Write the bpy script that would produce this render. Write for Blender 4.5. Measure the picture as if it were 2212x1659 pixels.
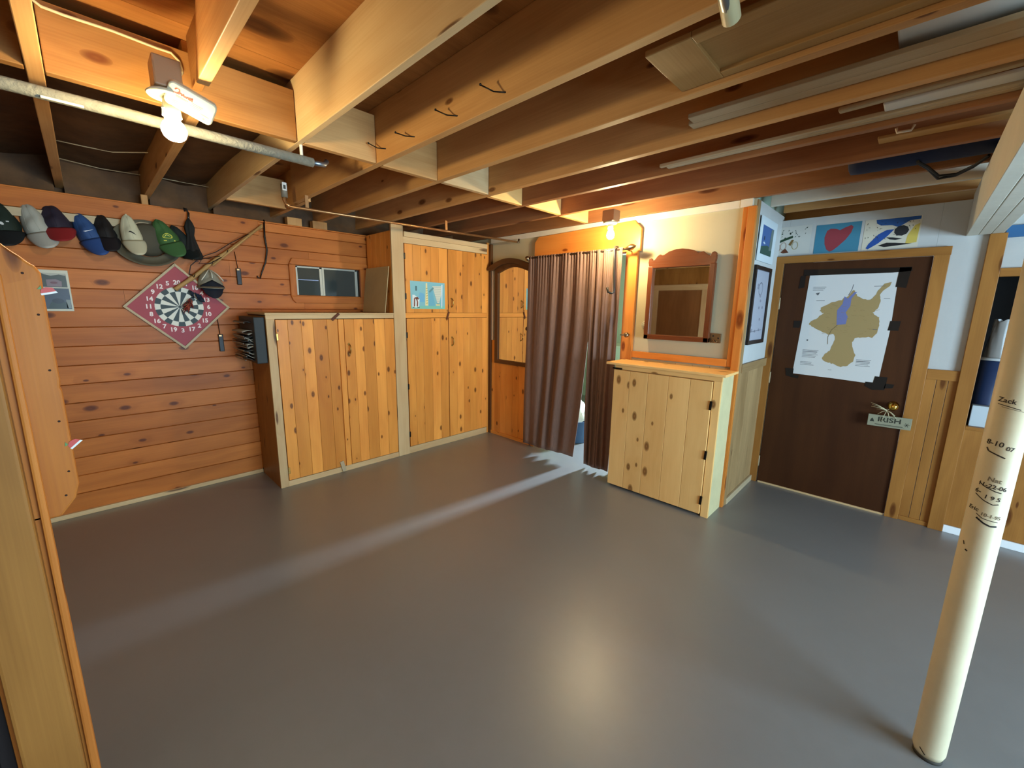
import bpy, bmesh, math, random
from mathutils import Vector, Matrix, Euler
for o in list(bpy.data.objects): bpy.data.objects.remove(o)
SC = bpy.context.scene
COL = SC.collection
PI = math.pi
random.seed(7)

# ------------------------------------------------------------------ camera
F = 887.0; YAW, PIT, ROL = [math.radians(a) for a in (-44.2068, 10.53584, 0.83523)]
fw = Vector((math.sin(YAW)*math.cos(PIT), math.cos(YAW)*math.cos(PIT), -math.sin(PIT)))
rt = Vector((math.cos(YAW), -math.sin(YAW), 0)); up = rt.cross(fw)
r2 = rt*math.cos(ROL) + up*math.sin(ROL); u2 = -rt*math.sin(ROL) + up*math.cos(ROL)
cd = bpy.data.cameras.new('camera'); cam = bpy.data.objects.new('camera', cd); COL.objects.link(cam)
cam.matrix_world = Matrix(((r2.x, u2.x, -fw.x, 0), (r2.y, u2.y, -fw.y, 0), (r2.z, u2.z, -fw.z, 1.6), (0, 0, 0, 1)))
cd.sensor_fit = 'HORIZONTAL'; cd.sensor_width = 36; cd.lens = 36*F/2212; cd.clip_start = 0.02
SC.camera = cam

# ------------------------------------------------------------------ world, lights, exposure
w = bpy.data.worlds.new('world'); SC.world = w; w.use_nodes = True
bg = w.node_tree.nodes['Background']; bg.inputs[0].default_value = (1.0, 0.92, 0.80, 1); bg.inputs[1].default_value = 0.33
SC.view_settings.view_transform = 'Standard'; SC.view_settings.look = 'None'
SC.view_settings.gamma = 1; SC.view_settings.use_curve_mapping = False
SC.view_settings.exposure = 1.38
BULB_A = 178.0; BULB_B = 370.0
WARM = (1.0, 0.81, 0.46)
def area(name, loc, rot, sx, sy, power, color):
    l = bpy.data.lights.new(name, 'AREA'); l.shape = 'RECTANGLE'; l.size = sx; l.size_y = sy; l.energy = power; l.color = color
    o = bpy.data.objects.new(name, l); COL.objects.link(o); o.location = loc; o.rotation_euler = rot; return o
# daylight behind the window of the room past the curtain, and behind the window in the right wall
area('daylight_far_room', (-1.95, 6.75, 1.45), (math.radians(-90), 0, 0), 0.30, 0.9, 320, (0.62, 0.82, 1.0))
area('daylight_right', (3.35, 1.6, 1.25), (0, math.radians(90), 0), 1.2, 2.6, 145, (0.50, 0.75, 0.97))

# ------------------------------------------------------------------ materials
def lin(h):
    h = h.lstrip('#'); c = [int(h[i:i+2], 16)/255 for i in (0, 2, 4)]
    return tuple([(x/12.92 if x <= .04045 else ((x+.055)/1.055)**2.4) for x in c] + [1])
class NT:
    def __init__(s, name):
        s.m = bpy.data.materials.new(name); s.m.use_nodes = True; s.t = s.m.node_tree
        s.b = s.t.nodes['Principled BSDF']
    def n(s, typ, **kw):
        nd = s.t.nodes.new(typ)
        for k, v in kw.items():
            if k.startswith('_'): setattr(nd, k[1:], v)
            else:
                key = int(k[1:]) if k[0] == 'i' and k[1:].isdigit() else k.replace('_', ' ')
                if isinstance(v, bpy.types.NodeSocket): s.t.links.new(v, nd.inputs[key])
                else: nd.inputs[key].default_value = v
        return nd
    def math(s, op, a, b=0.0, c=None):
        nd = s.t.nodes.new('ShaderNodeMath'); nd.operation = op
        for i, v in enumerate((a, b) + ((c,) if c is not None else ())):
            if isinstance(v, bpy.types.NodeSocket): s.t.links.new(v, nd.inputs[i])
            else: nd.inputs[i].default_value = v
        return nd.outputs[0]
    def mix(s, f, a, b, mode='MIX'):
        nd = s.t.nodes.new('ShaderNodeMix'); nd.data_type = 'RGBA'; nd.blend_type = mode
        for i, v in ((0, f), (6, a), (7, b)):
            if isinstance(v, bpy.types.NodeSocket): s.t.links.new(v, nd.inputs[i])
            else: nd.inputs[i].default_value = v
        return nd.outputs[2]
    def ramp(s, f, pts):
        nd = s.t.nodes.new('ShaderNodeValToRGB'); s.t.links.new(f, nd.inputs[0])
        e = nd.color_ramp.elements
        while len(e) < len(pts): e.new(0.5)
        for i, (p, c) in enumerate(pts): e[i].position = p; e[i].color = c
        return nd.outputs[0]
    def set(s, k, v):
        if isinstance(v, bpy.types.NodeSocket): s.t.links.new(v, s.b.inputs[k])
        else: s.b.inputs[k].default_value = v
        return s
def flat(name, h, rough=0.6, metal=0.0, spec=0.4, bump=0.0, bscale=200, mott=0.0, mscale=6):
    k = NT(name); c = lin(h); k.set('Base Color', c); k.set('Roughness', rough); k.set('Metallic', metal); k.set('Specular IOR Level', spec)
    tc = None
    if mott or bump: tc = k.n('ShaderNodeTexCoord')
    if mott:
        nz = k.n('ShaderNodeTexNoise', Vector=tc.outputs['Object'], Scale=mscale, Detail=5.0, Roughness=.65)
        f = k.ramp(nz.outputs[0], [(0.35, (0, 0, 0, 1)), (0.7, (1, 1, 1, 1))])
        dk = tuple([x*(1-mott) for x in c[:3]]+[1])
        k.set('Base Color', k.mix(f, c, dk))
    if bump:
        nz = k.n('ShaderNodeTexNoise', Vector=tc.outputs['Object'], Scale=bscale, Detail=3.0)
        bp = k.n('ShaderNodeBump', Strength=bump, Distance=0.01, Height=nz.outputs[0]); k.set('Normal', bp.outputs[0])
    return k.m
def wood(name, light, dark, knot='#4a2410', knots=0.5, ku=2.2, kv=8.0, rough=0.45, grain=1.0, kr=0.13, gloss=0.4):
    k = NT(name); uv = k.n('ShaderNodeUVMap'); uv.uv_map = 'UVMap'
    tone = k.n('ShaderNodeAttribute'); tone.attribute_name = 'tone'
    def mp(su, sv):
        m = k.n('ShaderNodeMapping', Vector=uv.outputs[0]); m.inputs['Scale'].default_value = (su, sv, 1); return m.outputs[0]
    warp = k.n('ShaderNodeTexNoise', Vector=mp(1.3, 5), Scale=1.0, Detail=2.0)
    # knots
    vo = k.n('ShaderNodeTexVoronoi', _voronoi_dimensions='2D', Vector=mp(ku, kv), Scale=1.0, Randomness=0.9)
    sep = k.n('ShaderNodeSeparateColor', Color=vo.outputs['Color'])
    act = k.math('LESS_THAN', sep.outputs[0], knots)
    rad = k.math('MULTIPLY_ADD', sep.outputs[1], kr, kr*0.45)
    kn = k.n('ShaderNodeMapRange', Value=vo.outputs['Distance']); k.t.links.new(rad, kn.inputs[2]); kn.inputs[1].default_value = 0.0
    kn.inputs[3].default_value = 1.0; kn.inputs[4].default_value = 0.0
    kf = k.math('MULTIPLY', k.math('POWER', kn.outputs[0], 0.45), act)
    halo = k.n('ShaderNodeMapRange', Value=vo.outputs['Distance']); halo.inputs[1].default_value = 0.0; halo.inputs[2].default_value = kr*3.4
    halo.inputs[3].default_value = 1.0; halo.inputs[4].default_value = 0.0
    hf = k.math('MULTIPLY', k.math('POWER', halo.outputs[0], 1.5), act)
    # rings bending round the knots
    sx = k.n('ShaderNodeSeparateXYZ', Vector=uv.outputs[0])
    ph = k.math('MULTIPLY_ADD', warp.outputs[0], 26.0*grain, k.math('MULTIPLY_ADD', sx.outputs[1], 62.0, k.math('MULTIPLY', hf, 7.0)))
    ring = k.math('MULTIPLY_ADD', k.math('SINE', ph), 0.5, 0.5)
    fine = k.n('ShaderNodeTexNoise', Vector=mp(2.2, 150), Scale=1.0, Detail=3.0)
    g = k.math('ADD', k.math('MULTIPLY', ring, 0.20), k.math('MULTIPLY', fine.outputs[0], 0.74))
    f = k.n('ShaderNodeMapRange', Value=g); f.inputs[1].default_value = 0.22; f.inputs[2].default_value = 0.85
    big = k.n('ShaderNodeTexNoise', Vector=mp(0.9, 3.5), Scale=1.0, Detail=2.0)
    base = k.mix(k.math('ADD', k.math('MULTIPLY', f.outputs[0], 0.42), k.math('MULTIPLY', k.math('SUBTRACT', big.outputs[0], 0.4), 1.5)), lin(light), lin(dark))
    base = k.mix(k.math('MULTIPLY', hf, 0.35), base, lin(dark))
    rim = k.math('SUBTRACT', 1.0, k.math('MULTIPLY', k.math('ABSOLUTE', k.math('SUBTRACT', kn.outputs[0], 0.45)), 1.6))
    kc = k.mix(k.math('MULTIPLY_ADD', rim, .45, .55), lin(dark), lin(knot))
    base = k.mix(k.math('MINIMUM', k.math('MULTIPLY', kf, 1.15), 0.95), base, kc)
    comb = k.n('ShaderNodeCombineColor', Red=tone.outputs['Fac'], Green=k.math('POWER', tone.outputs['Fac'], 1.15), Blue=k.math('POWER', tone.outputs['Fac'], 1.4))
    k.set('Base Color', k.mix(1.0, base, comb.outputs[0], 'MULTIPLY'))
    k.set('Roughness', k.math('MULTIPLY_ADD', fine.outputs[0], 0.15, rough-0.07)); k.set('Specular IOR Level', gloss*.45)
    bp = k.n('ShaderNodeBump', Strength=0.06, Distance=0.002, Height=g); k.set('Normal', bp.outputs[0])
    return k.m
M = {}
M['wallpine'] = wood('pine_wall', '#cc7834', '#8e4816', knots=0.36, ku=3.9, kv=7.5, rough=.42, knot='#54250f')
M['pine'] = wood('varnished_pine', '#f2a24a', '#cc7a32', knots=0.40, ku=4.6, kv=9, rough=.33, kr=.115, gloss=.5)
M['white_pine'] = wood('fresh_pine', '#f4c47c', '#e0a65e', knots=0.3, ku=4.2, kv=8, rough=.5, kr=.14, knot='#6b3c18')
M['frame_pine'] = wood('plain_pine', '#d8ba8a', '#b98f5e', knots=0.18, ku=1.5, kv=9, rough=.45)
M['joist'] = wood('joist_timber', '#d6a468', '#a8733e', knots=0.3, ku=2.4, kv=6, rough=.55, knot='#5a2f14', kr=.12)
M['header'] = wood('header_timber', '#a67540', '#74491e', knots=0.4, ku=2.8, kv=6, rough=.5, knot='#5a2a10')
M['ply'] = wood('plywood', '#b87a3e', '#74431a', knots=0.7, ku=1.7, kv=3.5, rough=.6, grain=2.2, knot='#3c1d0c', kr=.16)
M['red_joist'] = wood('stained_joist', '#9a6a42', '#704528', knots=0.3, ku=1.5, kv=6, rough=.55, knot='#3a1408')
M['orange'] = wood('orange_pine', '#d8873c', '#b0601f', knots=0.5, ku=2.4, kv=6, rough=.35, knot='#6a2608')
M['amber'] = wood('amber_pine', '#aa7438', '#7c4e20', knots=0.4, ku=2.2, kv=8, rough=.42, knot='#552a0e')
M['rackpine'] = wood('honey_pine', '#c87a34', '#9c5420', knots=0.35, ku=2.4, kv=9, rough=.36, knot='#5a2c10')
M['darkwood'] = wood('walnut_frame', '#6e3a1e', '#40200f', knots=0.0, rough=.28, gloss=.6)
M['archwood'] = wood('brown_moulding', '#6a4526', '#452a14', knots=0.0, rough=.4)
M['door'] = wood('dark_door', '#4a2a14', '#33190c', knots=0.0, rough=.38, grain=.5, gloss=.45)
M['storedwood'] = wood('stored_wood', '#b88f58', '#8d6636', knots=0.1, rough=.5)
M['trimwood'] = wood('stored_trim', '#bda886', '#9a8560', knots=0.0, rough=.55)
M['greywood'] = wood('grey_trim', '#ab8a5e', '#7c603c', knots=0.1, rough=.5)
M['drywall'] = flat('cream_drywall', '#bcb08e', .85, bump=.05, bscale=90, mott=.04)
M['whitewall'] = flat('white_wall', '#bdbdb8', .85, bump=.05, bscale=90, mott=.05)
M['beam'] = flat('painted_beam', '#d2cbb8', .6, bump=.12, bscale=30, mott=.08)
M['whiteboard'] = flat('white_painted_board', '#ded3bd', .6, mott=.07)
M['insul'] = flat('kraft_insulation', '#6a4826', .7, bump=.6, bscale=7, mott=.55, mscale=4)
M['black'] = flat('black', '#14110f', .6)
M['blackm'] = flat('black_metal', '#1c1814', .35, metal=.6)
M['tape'] = flat('black_tape', '#0a0807', .35, spec=.35)
M['brass'] = flat('brass', '#b08a4a', .28, metal=1)
M['gold'] = flat('polished_brass', '#d8b050', .12, metal=1)
M['bronze'] = flat('bronze', '#5a4a3c', .3, metal=.9)
M['nickel'] = flat('aged_nickel', '#9a8468', .3, metal=1)
M['steel'] = flat('galvanised_steel', '#8f969c', .35, metal=.9)
M['foam'] = flat('grey_foam_sleeve', '#84806f', .85, bump=.5, bscale=60, mott=.2, mscale=30)
M['copper'] = flat('dull_copper', '#b8895a', .35, metal=.8)
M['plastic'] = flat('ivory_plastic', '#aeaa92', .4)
M['greyplastic'] = flat('grey_plastic', '#6f695c', .5)
M['brownplastic'] = flat('brown_plastic', '#8f6a48', .5)
M['cream'] = flat('cream_paint', '#c8bb8e', .55)
M['paper'] = flat('paper', '#cfcfcb', .6)
M['silver'] = flat('window_frame', '#b6b3a2', .45, metal=.3)
M['polewhite'] = flat('cream_pole_paint', '#d6c8a4', .5, bump=.06, bscale=25, mott=.12, mscale=5)
M['styro'] = flat('white_foam_board', '#cbc9c0', .8)
M['navy'] = flat('navy_fabric', '#101a36', .8)
M['blue'] = flat('blue_plastic', '#2f4d80', .5)
M['panelblue'] = flat('blue_panel', '#2d5f8c', .6)
M['mint'] = flat('pale_green_wall', '#a9c4b0', .8)
M['tan'] = flat('tan_board', '#b9a172', .7, mott=.12, mscale=4)
M['canwhite'] = flat('crumpled_white', '#d9dad2', .6, bump=1.0, bscale=25)
def floor_mat():
    k = NT('grey_floor_paint'); tc = k.n('ShaderNodeTexCoord')
    a = k.n('ShaderNodeTexNoise', Vector=tc.outputs['Object'], Scale=1.1, Detail=4.0, Roughness=.6)
    b = k.n('ShaderNodeTexNoise', Vector=tc.outputs['Object'], Scale=14.0, Detail=4.0, Roughness=.7)
    c = k.n('ShaderNodeTexNoise', Vector=tc.outputs['Object'], Scale=120.0, Detail=2.0)
    f = k.math('MULTIPLY_ADD', b.outputs[0], 0.35, k.math('MULTIPLY', a.outputs[0], 0.65))
    k.set('Base Color', k.mix(f, lin('#686866'), lin('#7e7e7c')))
    k.set('Roughness', k.math('MULTIPLY_ADD', b.outputs[0], 0.16, 0.37)); k.set('Specular IOR Level', .85); k.set('Coat Weight', .7); k.set('Coat Roughness', .32)
    h = b.outputs[0]
    bp = k.n('ShaderNodeBump', Strength=.13, Distance=.004, Height=h); k.set('Normal', bp.outputs[0])
    return k.m
M['floor'] = floor_mat()
def mirror_mat():
    k = NT('mirror_glass'); k.set('Base Color', (.86, .86, .82, 1)); k.set('Metallic', 1.0); k.set('Roughness', .02); return k.m
M['mirror'] = mirror_mat()
def glass_mat():
    k = NT('window_glass'); k.set('Base Color', (.05, .06, .055, 1)); k.set('Roughness', .06); k.set('Specular IOR Level', .8); return k.m
M['pane'] = glass_mat()
def emis(name, col, s):
    k = NT(name); k.set('Base Color', (1, 1, 1, 1)); k.set('Emission Color', tuple(col)+(1,)); k.set('Emission Strength', s); return k.m
M['bulbA'] = emis('lit_bulb_large', WARM, BULB_A); M['bulbB'] = emis('lit_bulb_small', WARM, BULB_B)
def velvet():
    k = NT('brown_velvet'); tc = k.n('ShaderNodeTexCoord')
    m = k.n('ShaderNodeMapping', Vector=tc.outputs['Object']); m.inputs['Scale'].default_value = (60, 60, 5)
    a = k.n('ShaderNodeTexNoise', Vector=m.outputs[0], Scale=3.0, Detail=3.0)
    k.set('Base Color', k.mix(a.outputs[0], lin('#60483a'), lin('#8a6858'))); k.set('Roughness', .75)
    k.set('Sheen Weight', .22); k.set('Sheen Roughness', .4); k.set('Sheen Tint', lin('#c9a48c')); return k.m
M['velvet'] = velvet()
_c = {}
def C(h, rough=.75, bump=0.0):
    key = (h, rough, bump)
    if key not in _c: _c[key] = flat('colour_'+h.strip('#'), h, rough, bump=bump, bscale=250)
    return _c[key]

# ------------------------------------------------------------------ mesh helpers
def link(name, me, parent=None):
    o = bpy.data.objects.new(name, me); COL.objects.link(o)
    if parent is not None:
        o.parent = parent
        o.matrix_parent_inverse = parent.matrix_world.inverted() if parent.type != 'EMPTY' else Matrix.Translation(-parent.location)
    return o
def tag(o, label=None, cat=None, group=None, kind=None):
    if label: o['label'] = label
    if cat: o['category'] = cat
    if group: o['group'] = group
    if kind: o['kind'] = kind
    return o
def thing(name, label, cat, loc=(0, 0, 0), group=None):
    o = bpy.data.objects.new(name, None); COL.objects.link(o); o.location = loc; o.empty_display_size = .05
    return tag(o, label, cat, group)
class MB:
    def __init__(s):
        s.bm = bmesh.new(); s.uv = s.bm.loops.layers.uv.new('UVMap'); s.tn = s.bm.faces.layers.float.new('tone'); s.mats = []
    def mi(s, m):
        if m not in s.mats: s.mats.append(m)
        return s.mats.index(m)
    def _fin(s, faces, g, m, tone):
        ou, ov = random.uniform(0, 50), random.uniform(0, 50); k = s.mi(m)
        for f in faces:
            f.normal_update(); n = f.normal; f.material_index = k; f[s.tn] = tone
            ax = max(range(3), key=lambda i: abs(n[i]))
            oth = [i for i in range(3) if i != ax]
            if g in oth: a = g; b = [i for i in oth if i != g][0]
            else: a, b = oth
            for l in f.loops: l[s.uv].uv = (l.vert.co[a]+ou, l.vert.co[b]+ov)
    def box(s, x0, x1, y0, y1, z0, z1, m, g=2, tone=None, var=.1, rot=None, bev=0):
        if tone is None: tone = random.uniform(1-var, 1+var*.5)
        vs = [s.bm.verts.new((x, y, z)) for x in (x0, x1) for y in (y0, y1) for z in (z0, z1)]
        q = [(0, 1, 3, 2), (4, 6, 7, 5), (0, 4, 5, 1), (2, 3, 7, 6), (0, 2, 6, 4), (1, 5, 7, 3)]
        fs = [s.bm.faces.new([vs[i] for i in t]) for t in q]
        s._fin(fs, g, m, tone)
        if bev:
            es = list({e for f in fs for e in f.edges})
            bmesh.ops.bevel(s.bm, geom=es, offset=bev, segments=2, affect='EDGES', clamp_overlap=True)
        if rot is not None:
            piv, R = rot
            vv = vs if not bev else [v for v in s.bm.verts if getattr(v, 'is_valid', True) and v.index == -1]
            bmesh.ops.rotate(s.bm, cent=piv, matrix=R, verts=vs)
        return s
    def prism(s, pts, fr, d0, d1, m, g=2, tone=1.0):
        """pts 2-D outline; fr(a,b,d)->xyz; extruded from d0 to d1"""
        a = [s.bm.verts.new(fr(p[0], p[1], d0)) for p in pts]; b = [s.bm.verts.new(fr(p[0], p[1], d1)) for p in pts]
        n = len(pts); fs = []
        for vs in (a[::-1], b): fs.append(s.bm.faces.new(vs))
        for i in range(n):
            j = (i+1) % n; fs.append(s.bm.faces.new([a[i], a[j], b[j], b[i]]))
        s._fin(fs, g, m, tone); return s
    def sheet(s, pts, fr, d, m, tone=1.0):
        f = s.bm.faces.new([s.bm.verts.new(fr(p[0], p[1], d)) for p in pts]); s._fin([f], 2, m, tone); return s
    def tube(s, pts, r, m, n=10, cap=True, tone=1.0, g=0):
        pts = [Vector(p) for p in pts]; N = len(pts); rr = r if isinstance(r, (list, tuple)) else [r]*N
        rings = []; prev = None
        for i, p in enumerate(pts):
            t = (pts[min(i+1, N-1)]-pts[max(i-1, 0)]).normalized()
            if prev is None:
                a = t.orthogonal().normalized()
            else:
                a = (prev-t*prev.dot(t)).normalized()
            prev = a; b = t.cross(a)
            rings.append([s.bm.verts.new(p+(a*math.cos(2*PI*k/n)+b*math.sin(2*PI*k/n))*rr[i]) for k in range(n)])
        fs = []; k_ = s.mi(m); L = 0
        for i in range(N-1):
            L2 = L+(pts[i+1]-pts[i]).length
            for k in range(n):
                f = s.bm.faces.new([rings[i][k], rings[i][(k+1) % n], rings[i+1][(k+1) % n], rings[i+1][k]]); f.smooth = True
                f.material_index = k_; f[s.tn] = tone
                for l, (u, v) in zip(f.loops, ((L, k), (L, k+1), (L2, k+1), (L2, k))): l[s.uv].uv = (u, v*.02)
            L = L2
        if cap:
            for rg in (rings[0][::-1], rings[-1]):
                f = s.bm.faces.new(rg); f.material_index = k_; f[s.tn] = tone
        return s
    def lathe(s, prof, c, m, axis=(0, 0, 1), n=24, tone=1.0, rip=None):
        """prof: (radius, height) list along axis from c"""
        ax = Vector(axis).normalized(); a = ax.orthogonal().normalized(); b = ax.cross(a); c = Vector(c); rings = []
        k_ = s.mi(m)
        for (r, h) in prof:
            rg = []
            for k in range(n):
                t = 2*PI*k/n; q = r*(1+(rip(t) if rip else 0))
                rg.append(s.bm.verts.new(c+ax*h+(a*math.cos(t)+b*math.sin(t))*max(q, 1e-5)))
            rings.append(rg)
        for i in range(len(rings)-1):
            for k in range(n):
                f = s.bm.faces.new([rings[i][k], rings[i][(k+1) % n], rings[i+1][(k+1) % n], rings[i+1][k]]); f.smooth = True; f.material_index = k_; f[s.tn] = tone
        for rg in (rings[0][::-1], rings[-1]):
            f = s.bm.faces.new(rg); f.material_index = k_; f[s.tn] = tone
        return s
    def grid(s, fn, nu, nv, m, tone=1.0, smooth=True, close=False):
        k_ = s.mi(m); V = [[s.bm.verts.new(fn(i/nu, j/nv)) for j in range(nv+1)] for i in range(nu+1)]
        for i in range(nu):
            for j in range(nv):
                f = s.bm.faces.new([V[i][j], V[i+1][j], V[i+1][j+1], V[i][j+1]]); f.smooth = smooth; f.material_index = k_; f[s.tn] = tone
                for l, (u, v) in zip(f.loops, ((i, j), (i+1, j), (i+1, j+1), (i, j+1))): l[s.uv].uv = (u/nu, v/nv)
        return s
    def sphere(s, c, r, m, n=20, sc=(1, 1, 1), tone=1.0):
        c = Vector(c); k_ = s.mi(m)
        res = bmesh.ops.create_uvsphere(s.bm, u_segments=n, v_segments=n//2, radius=r, matrix=Matrix.Translation(c) @ Matrix.Diagonal((*sc, 1)))
        for v in res['verts']:
            for f in v.link_faces: f.smooth = True; f.material_index = k_; f[s.tn] = tone
        return s
    def build(s, name, parent=None, bevel=0, solid=0, recalc=True):
        if recalc: bmesh.ops.recalc_face_normals(s.bm, faces=s.bm.faces[:])
        me = bpy.data.meshes.new(name); s.bm.to_mesh(me); s.bm.free()
        for m in s.mats: me.materials.append(m)
        o = link(name, me, parent)
        if solid:
            sm = o.modifiers.new('thick', 'SOLIDIFY'); sm.thickness = solid; sm.offset = 0
        if bevel:
            b = o.modifiers.new('bevel', 'BEVEL'); b.width = bevel; b.segments = 2; b.limit_method = 'ANGLE'; b.angle_limit = math.radians(50)
        return o
def struct(o): return tag(o, kind='structure')
# wall frames: a along the wall, b height, d outward
XW = -4.36; XC = -3.81; YB = 3.50; YD = 4.31; XS = -0.955
FL = lambda a, b, d: (XW+d, a, b)
FC = lambda a, b, d: (XC+d, a, b)
FB = lambda a, b, d: (a, YB-d, b)
FD = lambda a, b, d: (a, YD-d, b)
FS = lambda a, b, d: (XS+d, a, b)
def text_polys(mb, s, fr, x, y, size, d, m, ang=0, font_bold=0.0, sx=1.0):
    cu = bpy.data.curves.new('t', 'FONT'); cu.body = s; cu.size = size; cu.align_x = 'CENTER'; cu.align_y = 'CENTER'; cu.offset = font_bold
    cu.resolution_u = 3
    ob = bpy.data.objects.new('t', cu); COL.objects.link(ob)
    dg = bpy.context.evaluated_depsgraph_get()
    me = bpy.data.meshes.new_from_object(ob.evaluated_get(dg)); ca, sa = math.cos(ang), math.sin(ang)
    k = mb.mi(m); vs = []
    for v in me.vertices:
        px, py = v.co.x*sx, v.co.y; vs.append(mb.bm.verts.new(fr(x+px*ca-py*sa, y+px*sa+py*ca, d)))
    for p in me.polygons:
        try:
            f = mb.bm.faces.new([vs[i] for i in p.vertices]); f.material_index = k; f[mb.tn] = 1.0
        except ValueError: pass
    bpy.data.objects.remove(ob); bpy.data.curves.remove(cu); bpy.data.meshes.remove(me)
def rect(a0, a1, b0, b1): return [(a0, b0), (a1, b0), (a1, b1), (a0, b1)]
def circle(x, y, r, n=24, ry=None): return [(x+r*math.cos(2*PI*i/n), y+(ry or r)*math.sin(2*PI*i/n)) for i in range(n)]
def stroke(mb, pts, wd, fr, d, m):
    for (x0, y0), (x1, y1) in zip(pts, pts[1:]):
        L = math.hypot(x1-x0, y1-y0) or 1e-6; nx, ny = -(y1-y0)/L*wd/2, (x1-x0)/L*wd/2
        mb.sheet([(x0+nx, y0+ny), (x0-nx, y0-ny), (x1-nx, y1-ny), (x1+nx, y1+ny)], fr, d, m)

# ================================================================== SETTING
struct(MB().box(-4.6, 3.3, -4.0, 7.0, -0.08, 0, M['floor']).build('floor'))
# left wall of horizontal boards, each board bevelled at its edges
mb = MB(); z = 0.03; H = 0.1385; k = 0
while z < 2.30:
    z1 = min(z+H, 2.325); y = -2.6 - random.uniform(0, .8)
    while y < 3.5:
        y1 = min(y+random.choice((1.9, 2.4, 3.1, 1.3, 4.2)), 3.5)
        wy0, wy1 = 1.455, 2.10   # window hole
        spans = [(y, y1)]
        if z1 > 1.70 and z < 1.96:
            spans = [(a, b) for a, b in ((y, min(y1, wy0)), (max(y, wy1), y1)) if b-a > .01]
        tn = random.uniform(.84, 1.06)
        for a, b in spans:
            za, zb = z, z1
            if wy0-.001 < a < wy1 and z1 > 1.70 and z < 1.96 and b < wy1+.01: continue
            cs = [(za, 0.0), (za+.004, .012), (zb-.004, .012), (zb, 0.0)]
            pts = [(zz, dd) for zz, dd in cs]
            vs0 = [mb.bm.verts.new((XW-.006+dd, a, zz)) for zz, dd in pts]; vs1 = [mb.bm.verts.new((XW-.006+dd, b-.0012, zz)) for zz, dd in pts]
            fs = [mb.bm.faces.new([vs0[i], vs1[i], vs1[i+1], vs0[i+1]]) for i in range(3)]
            for f in (vs0, vs1[::-1]): fs.append(mb.bm.faces.new(f))
            mb._fin(fs, 1, M['wallpine'], tn)
        y = y1
    z = z1
mb.box(XW-.05, XW-.006, -3.0, 1.44, 0, 2.325, M['black']); mb.box(XW-.05, XW-.006, 2.11, 3.5, 0, 2.325, M['black'])
mb.box(XW-.05, XW-.006, 1.44, 2.11, 0, 1.67, M['black']); mb.box(XW-.05, XW-.006, 1.44, 2.11, 1.98, 2.325, M['black'])
struct(mb.build('wall_left', recalc=False))
struct(MB().box(XW, XW+.03, -3.0, 1.02, 0, .035, M['frame_pine'], g=1).build('baseboard_left', bevel=.003))
struct(MB().box(XW, XW+.035, -3.0, 1.17, 2.205, 2.325, M['wallpine'], g=1).build('trim_1', bevel=.003))
# foundation behind, with insulation above the boards
struct(MB().box(-4.75, -4.62, -3.5, 6.9, -.05, 2.9, M['insul']).build('wall_left'))
mb = MB()
for a, b in ((-.85, -.05), (0.0, .42), (.465, .85)):
    mb.grid(lambda u, v, a=a, b=b: (-4.6+u*2.18, a+(b-a)*v, 2.60+.005*math.sin(u*9+a*9)+.008*math.sin(v*7+u*5)-.03*math.sin(PI*v)), 40, 8, M['insul'])
    mb.grid(lambda u, v, a=a, b=b: (-4.52+.012*math.sin(u*5+v*3), a+(b-a)*v, 2.33+.3*u), 10, 6, M['insul'])
mb.grid(lambda u, v: (-4.50+.01*math.sin(u*5+v*19), .88+2.6*v, 2.33+.3*u), 10, 30, M['insul'])
ins = tag(mb.build('insulation', recalc=False), 'brown paper faced insulation stuffed between the joists above the left wall', 'insulation', kind='stuff')
mb = MB()
for a, b, s_ in ((.40, .44, 0), (1.43, 1.56, 0), (1.66, 1.80, 0), (2.6, 2.75, 0)): mb.box(-4.44, -4.37, a, b, 2.325, 2.41 if s_ == 0 else 2.5, M['joist'])
mb.box(-4.5, -4.33, -3, 3.5, 2.322, 2.334, M['wallpine'], g=1)
struct(mb.build('trim_2', bevel=.003))
# window in left wall
t = struct(thing('window_1', None, None, (XW, 1.78, 1.82)))
mb = MB()
mb.prism([(1.40, 1.975), (1.43, 2.035), (2.17, 2.035), (2.19, 2.02), (2.19, 1.975)], FL, 0, .03, M['wallpine'], g=1)
mb.prism([(1.40, 1.68), (2.19, 1.68), (2.19, 1.615), (1.44, 1.615), (1.415, 1.64)], FL, 0, .03, M['wallpine'], g=1)
mb.box(XW, XW+.03, 1.40, 1.457, 1.68, 1.975, M['wallpine']); mb.box(XW, XW+.03, 2.10, 2.19, 1.68, 1.975, M['wallpine'])
mb.build('casing', t, bevel=.004)
mb = MB(); mb.box(-4.55, XW, 1.44, 1.457, 1.67, 1.985, M['black']); mb.box(-4.55, XW, 2.10, 2.117, 1.67, 1.985, M['black'])
mb.box(-4.55, XW, 1.457, 2.10, 1.665, 1.68, M['black']); mb.box(-4.55, XW, 1.457, 2.10, 1.975, 1.985, M['black'])
mb.build('reveal', t)
mb = MB()
for a in (1.465, 1.70, 2.07): mb.box(-4.42, -4.395, a, a+.028, 1.68, 1.975, M['silver'])
mb.box(-4.42, -4.395, 1.457, 2.10, 1.955, 1.972, M['silver']); mb.box(-4.42, -4.395, 1.457, 2.10, 1.68, 1.692, M['silver']); mb.box(-4.41, -4.39, 1.725, 1.745, 1.68, 1.975, M['silver'])
mb.build('sash', t, bevel=.002)
MB().box(-4.412, -4.406, 1.46, 2.10, 1.68, 1.97, M['pane']).build('pane', t)
MB().box(-4.404, -4.401, 1.48, 1.69, 1.838, 1.845, C('#9fb0d8', .3)).build('pane_strip', t)

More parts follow.
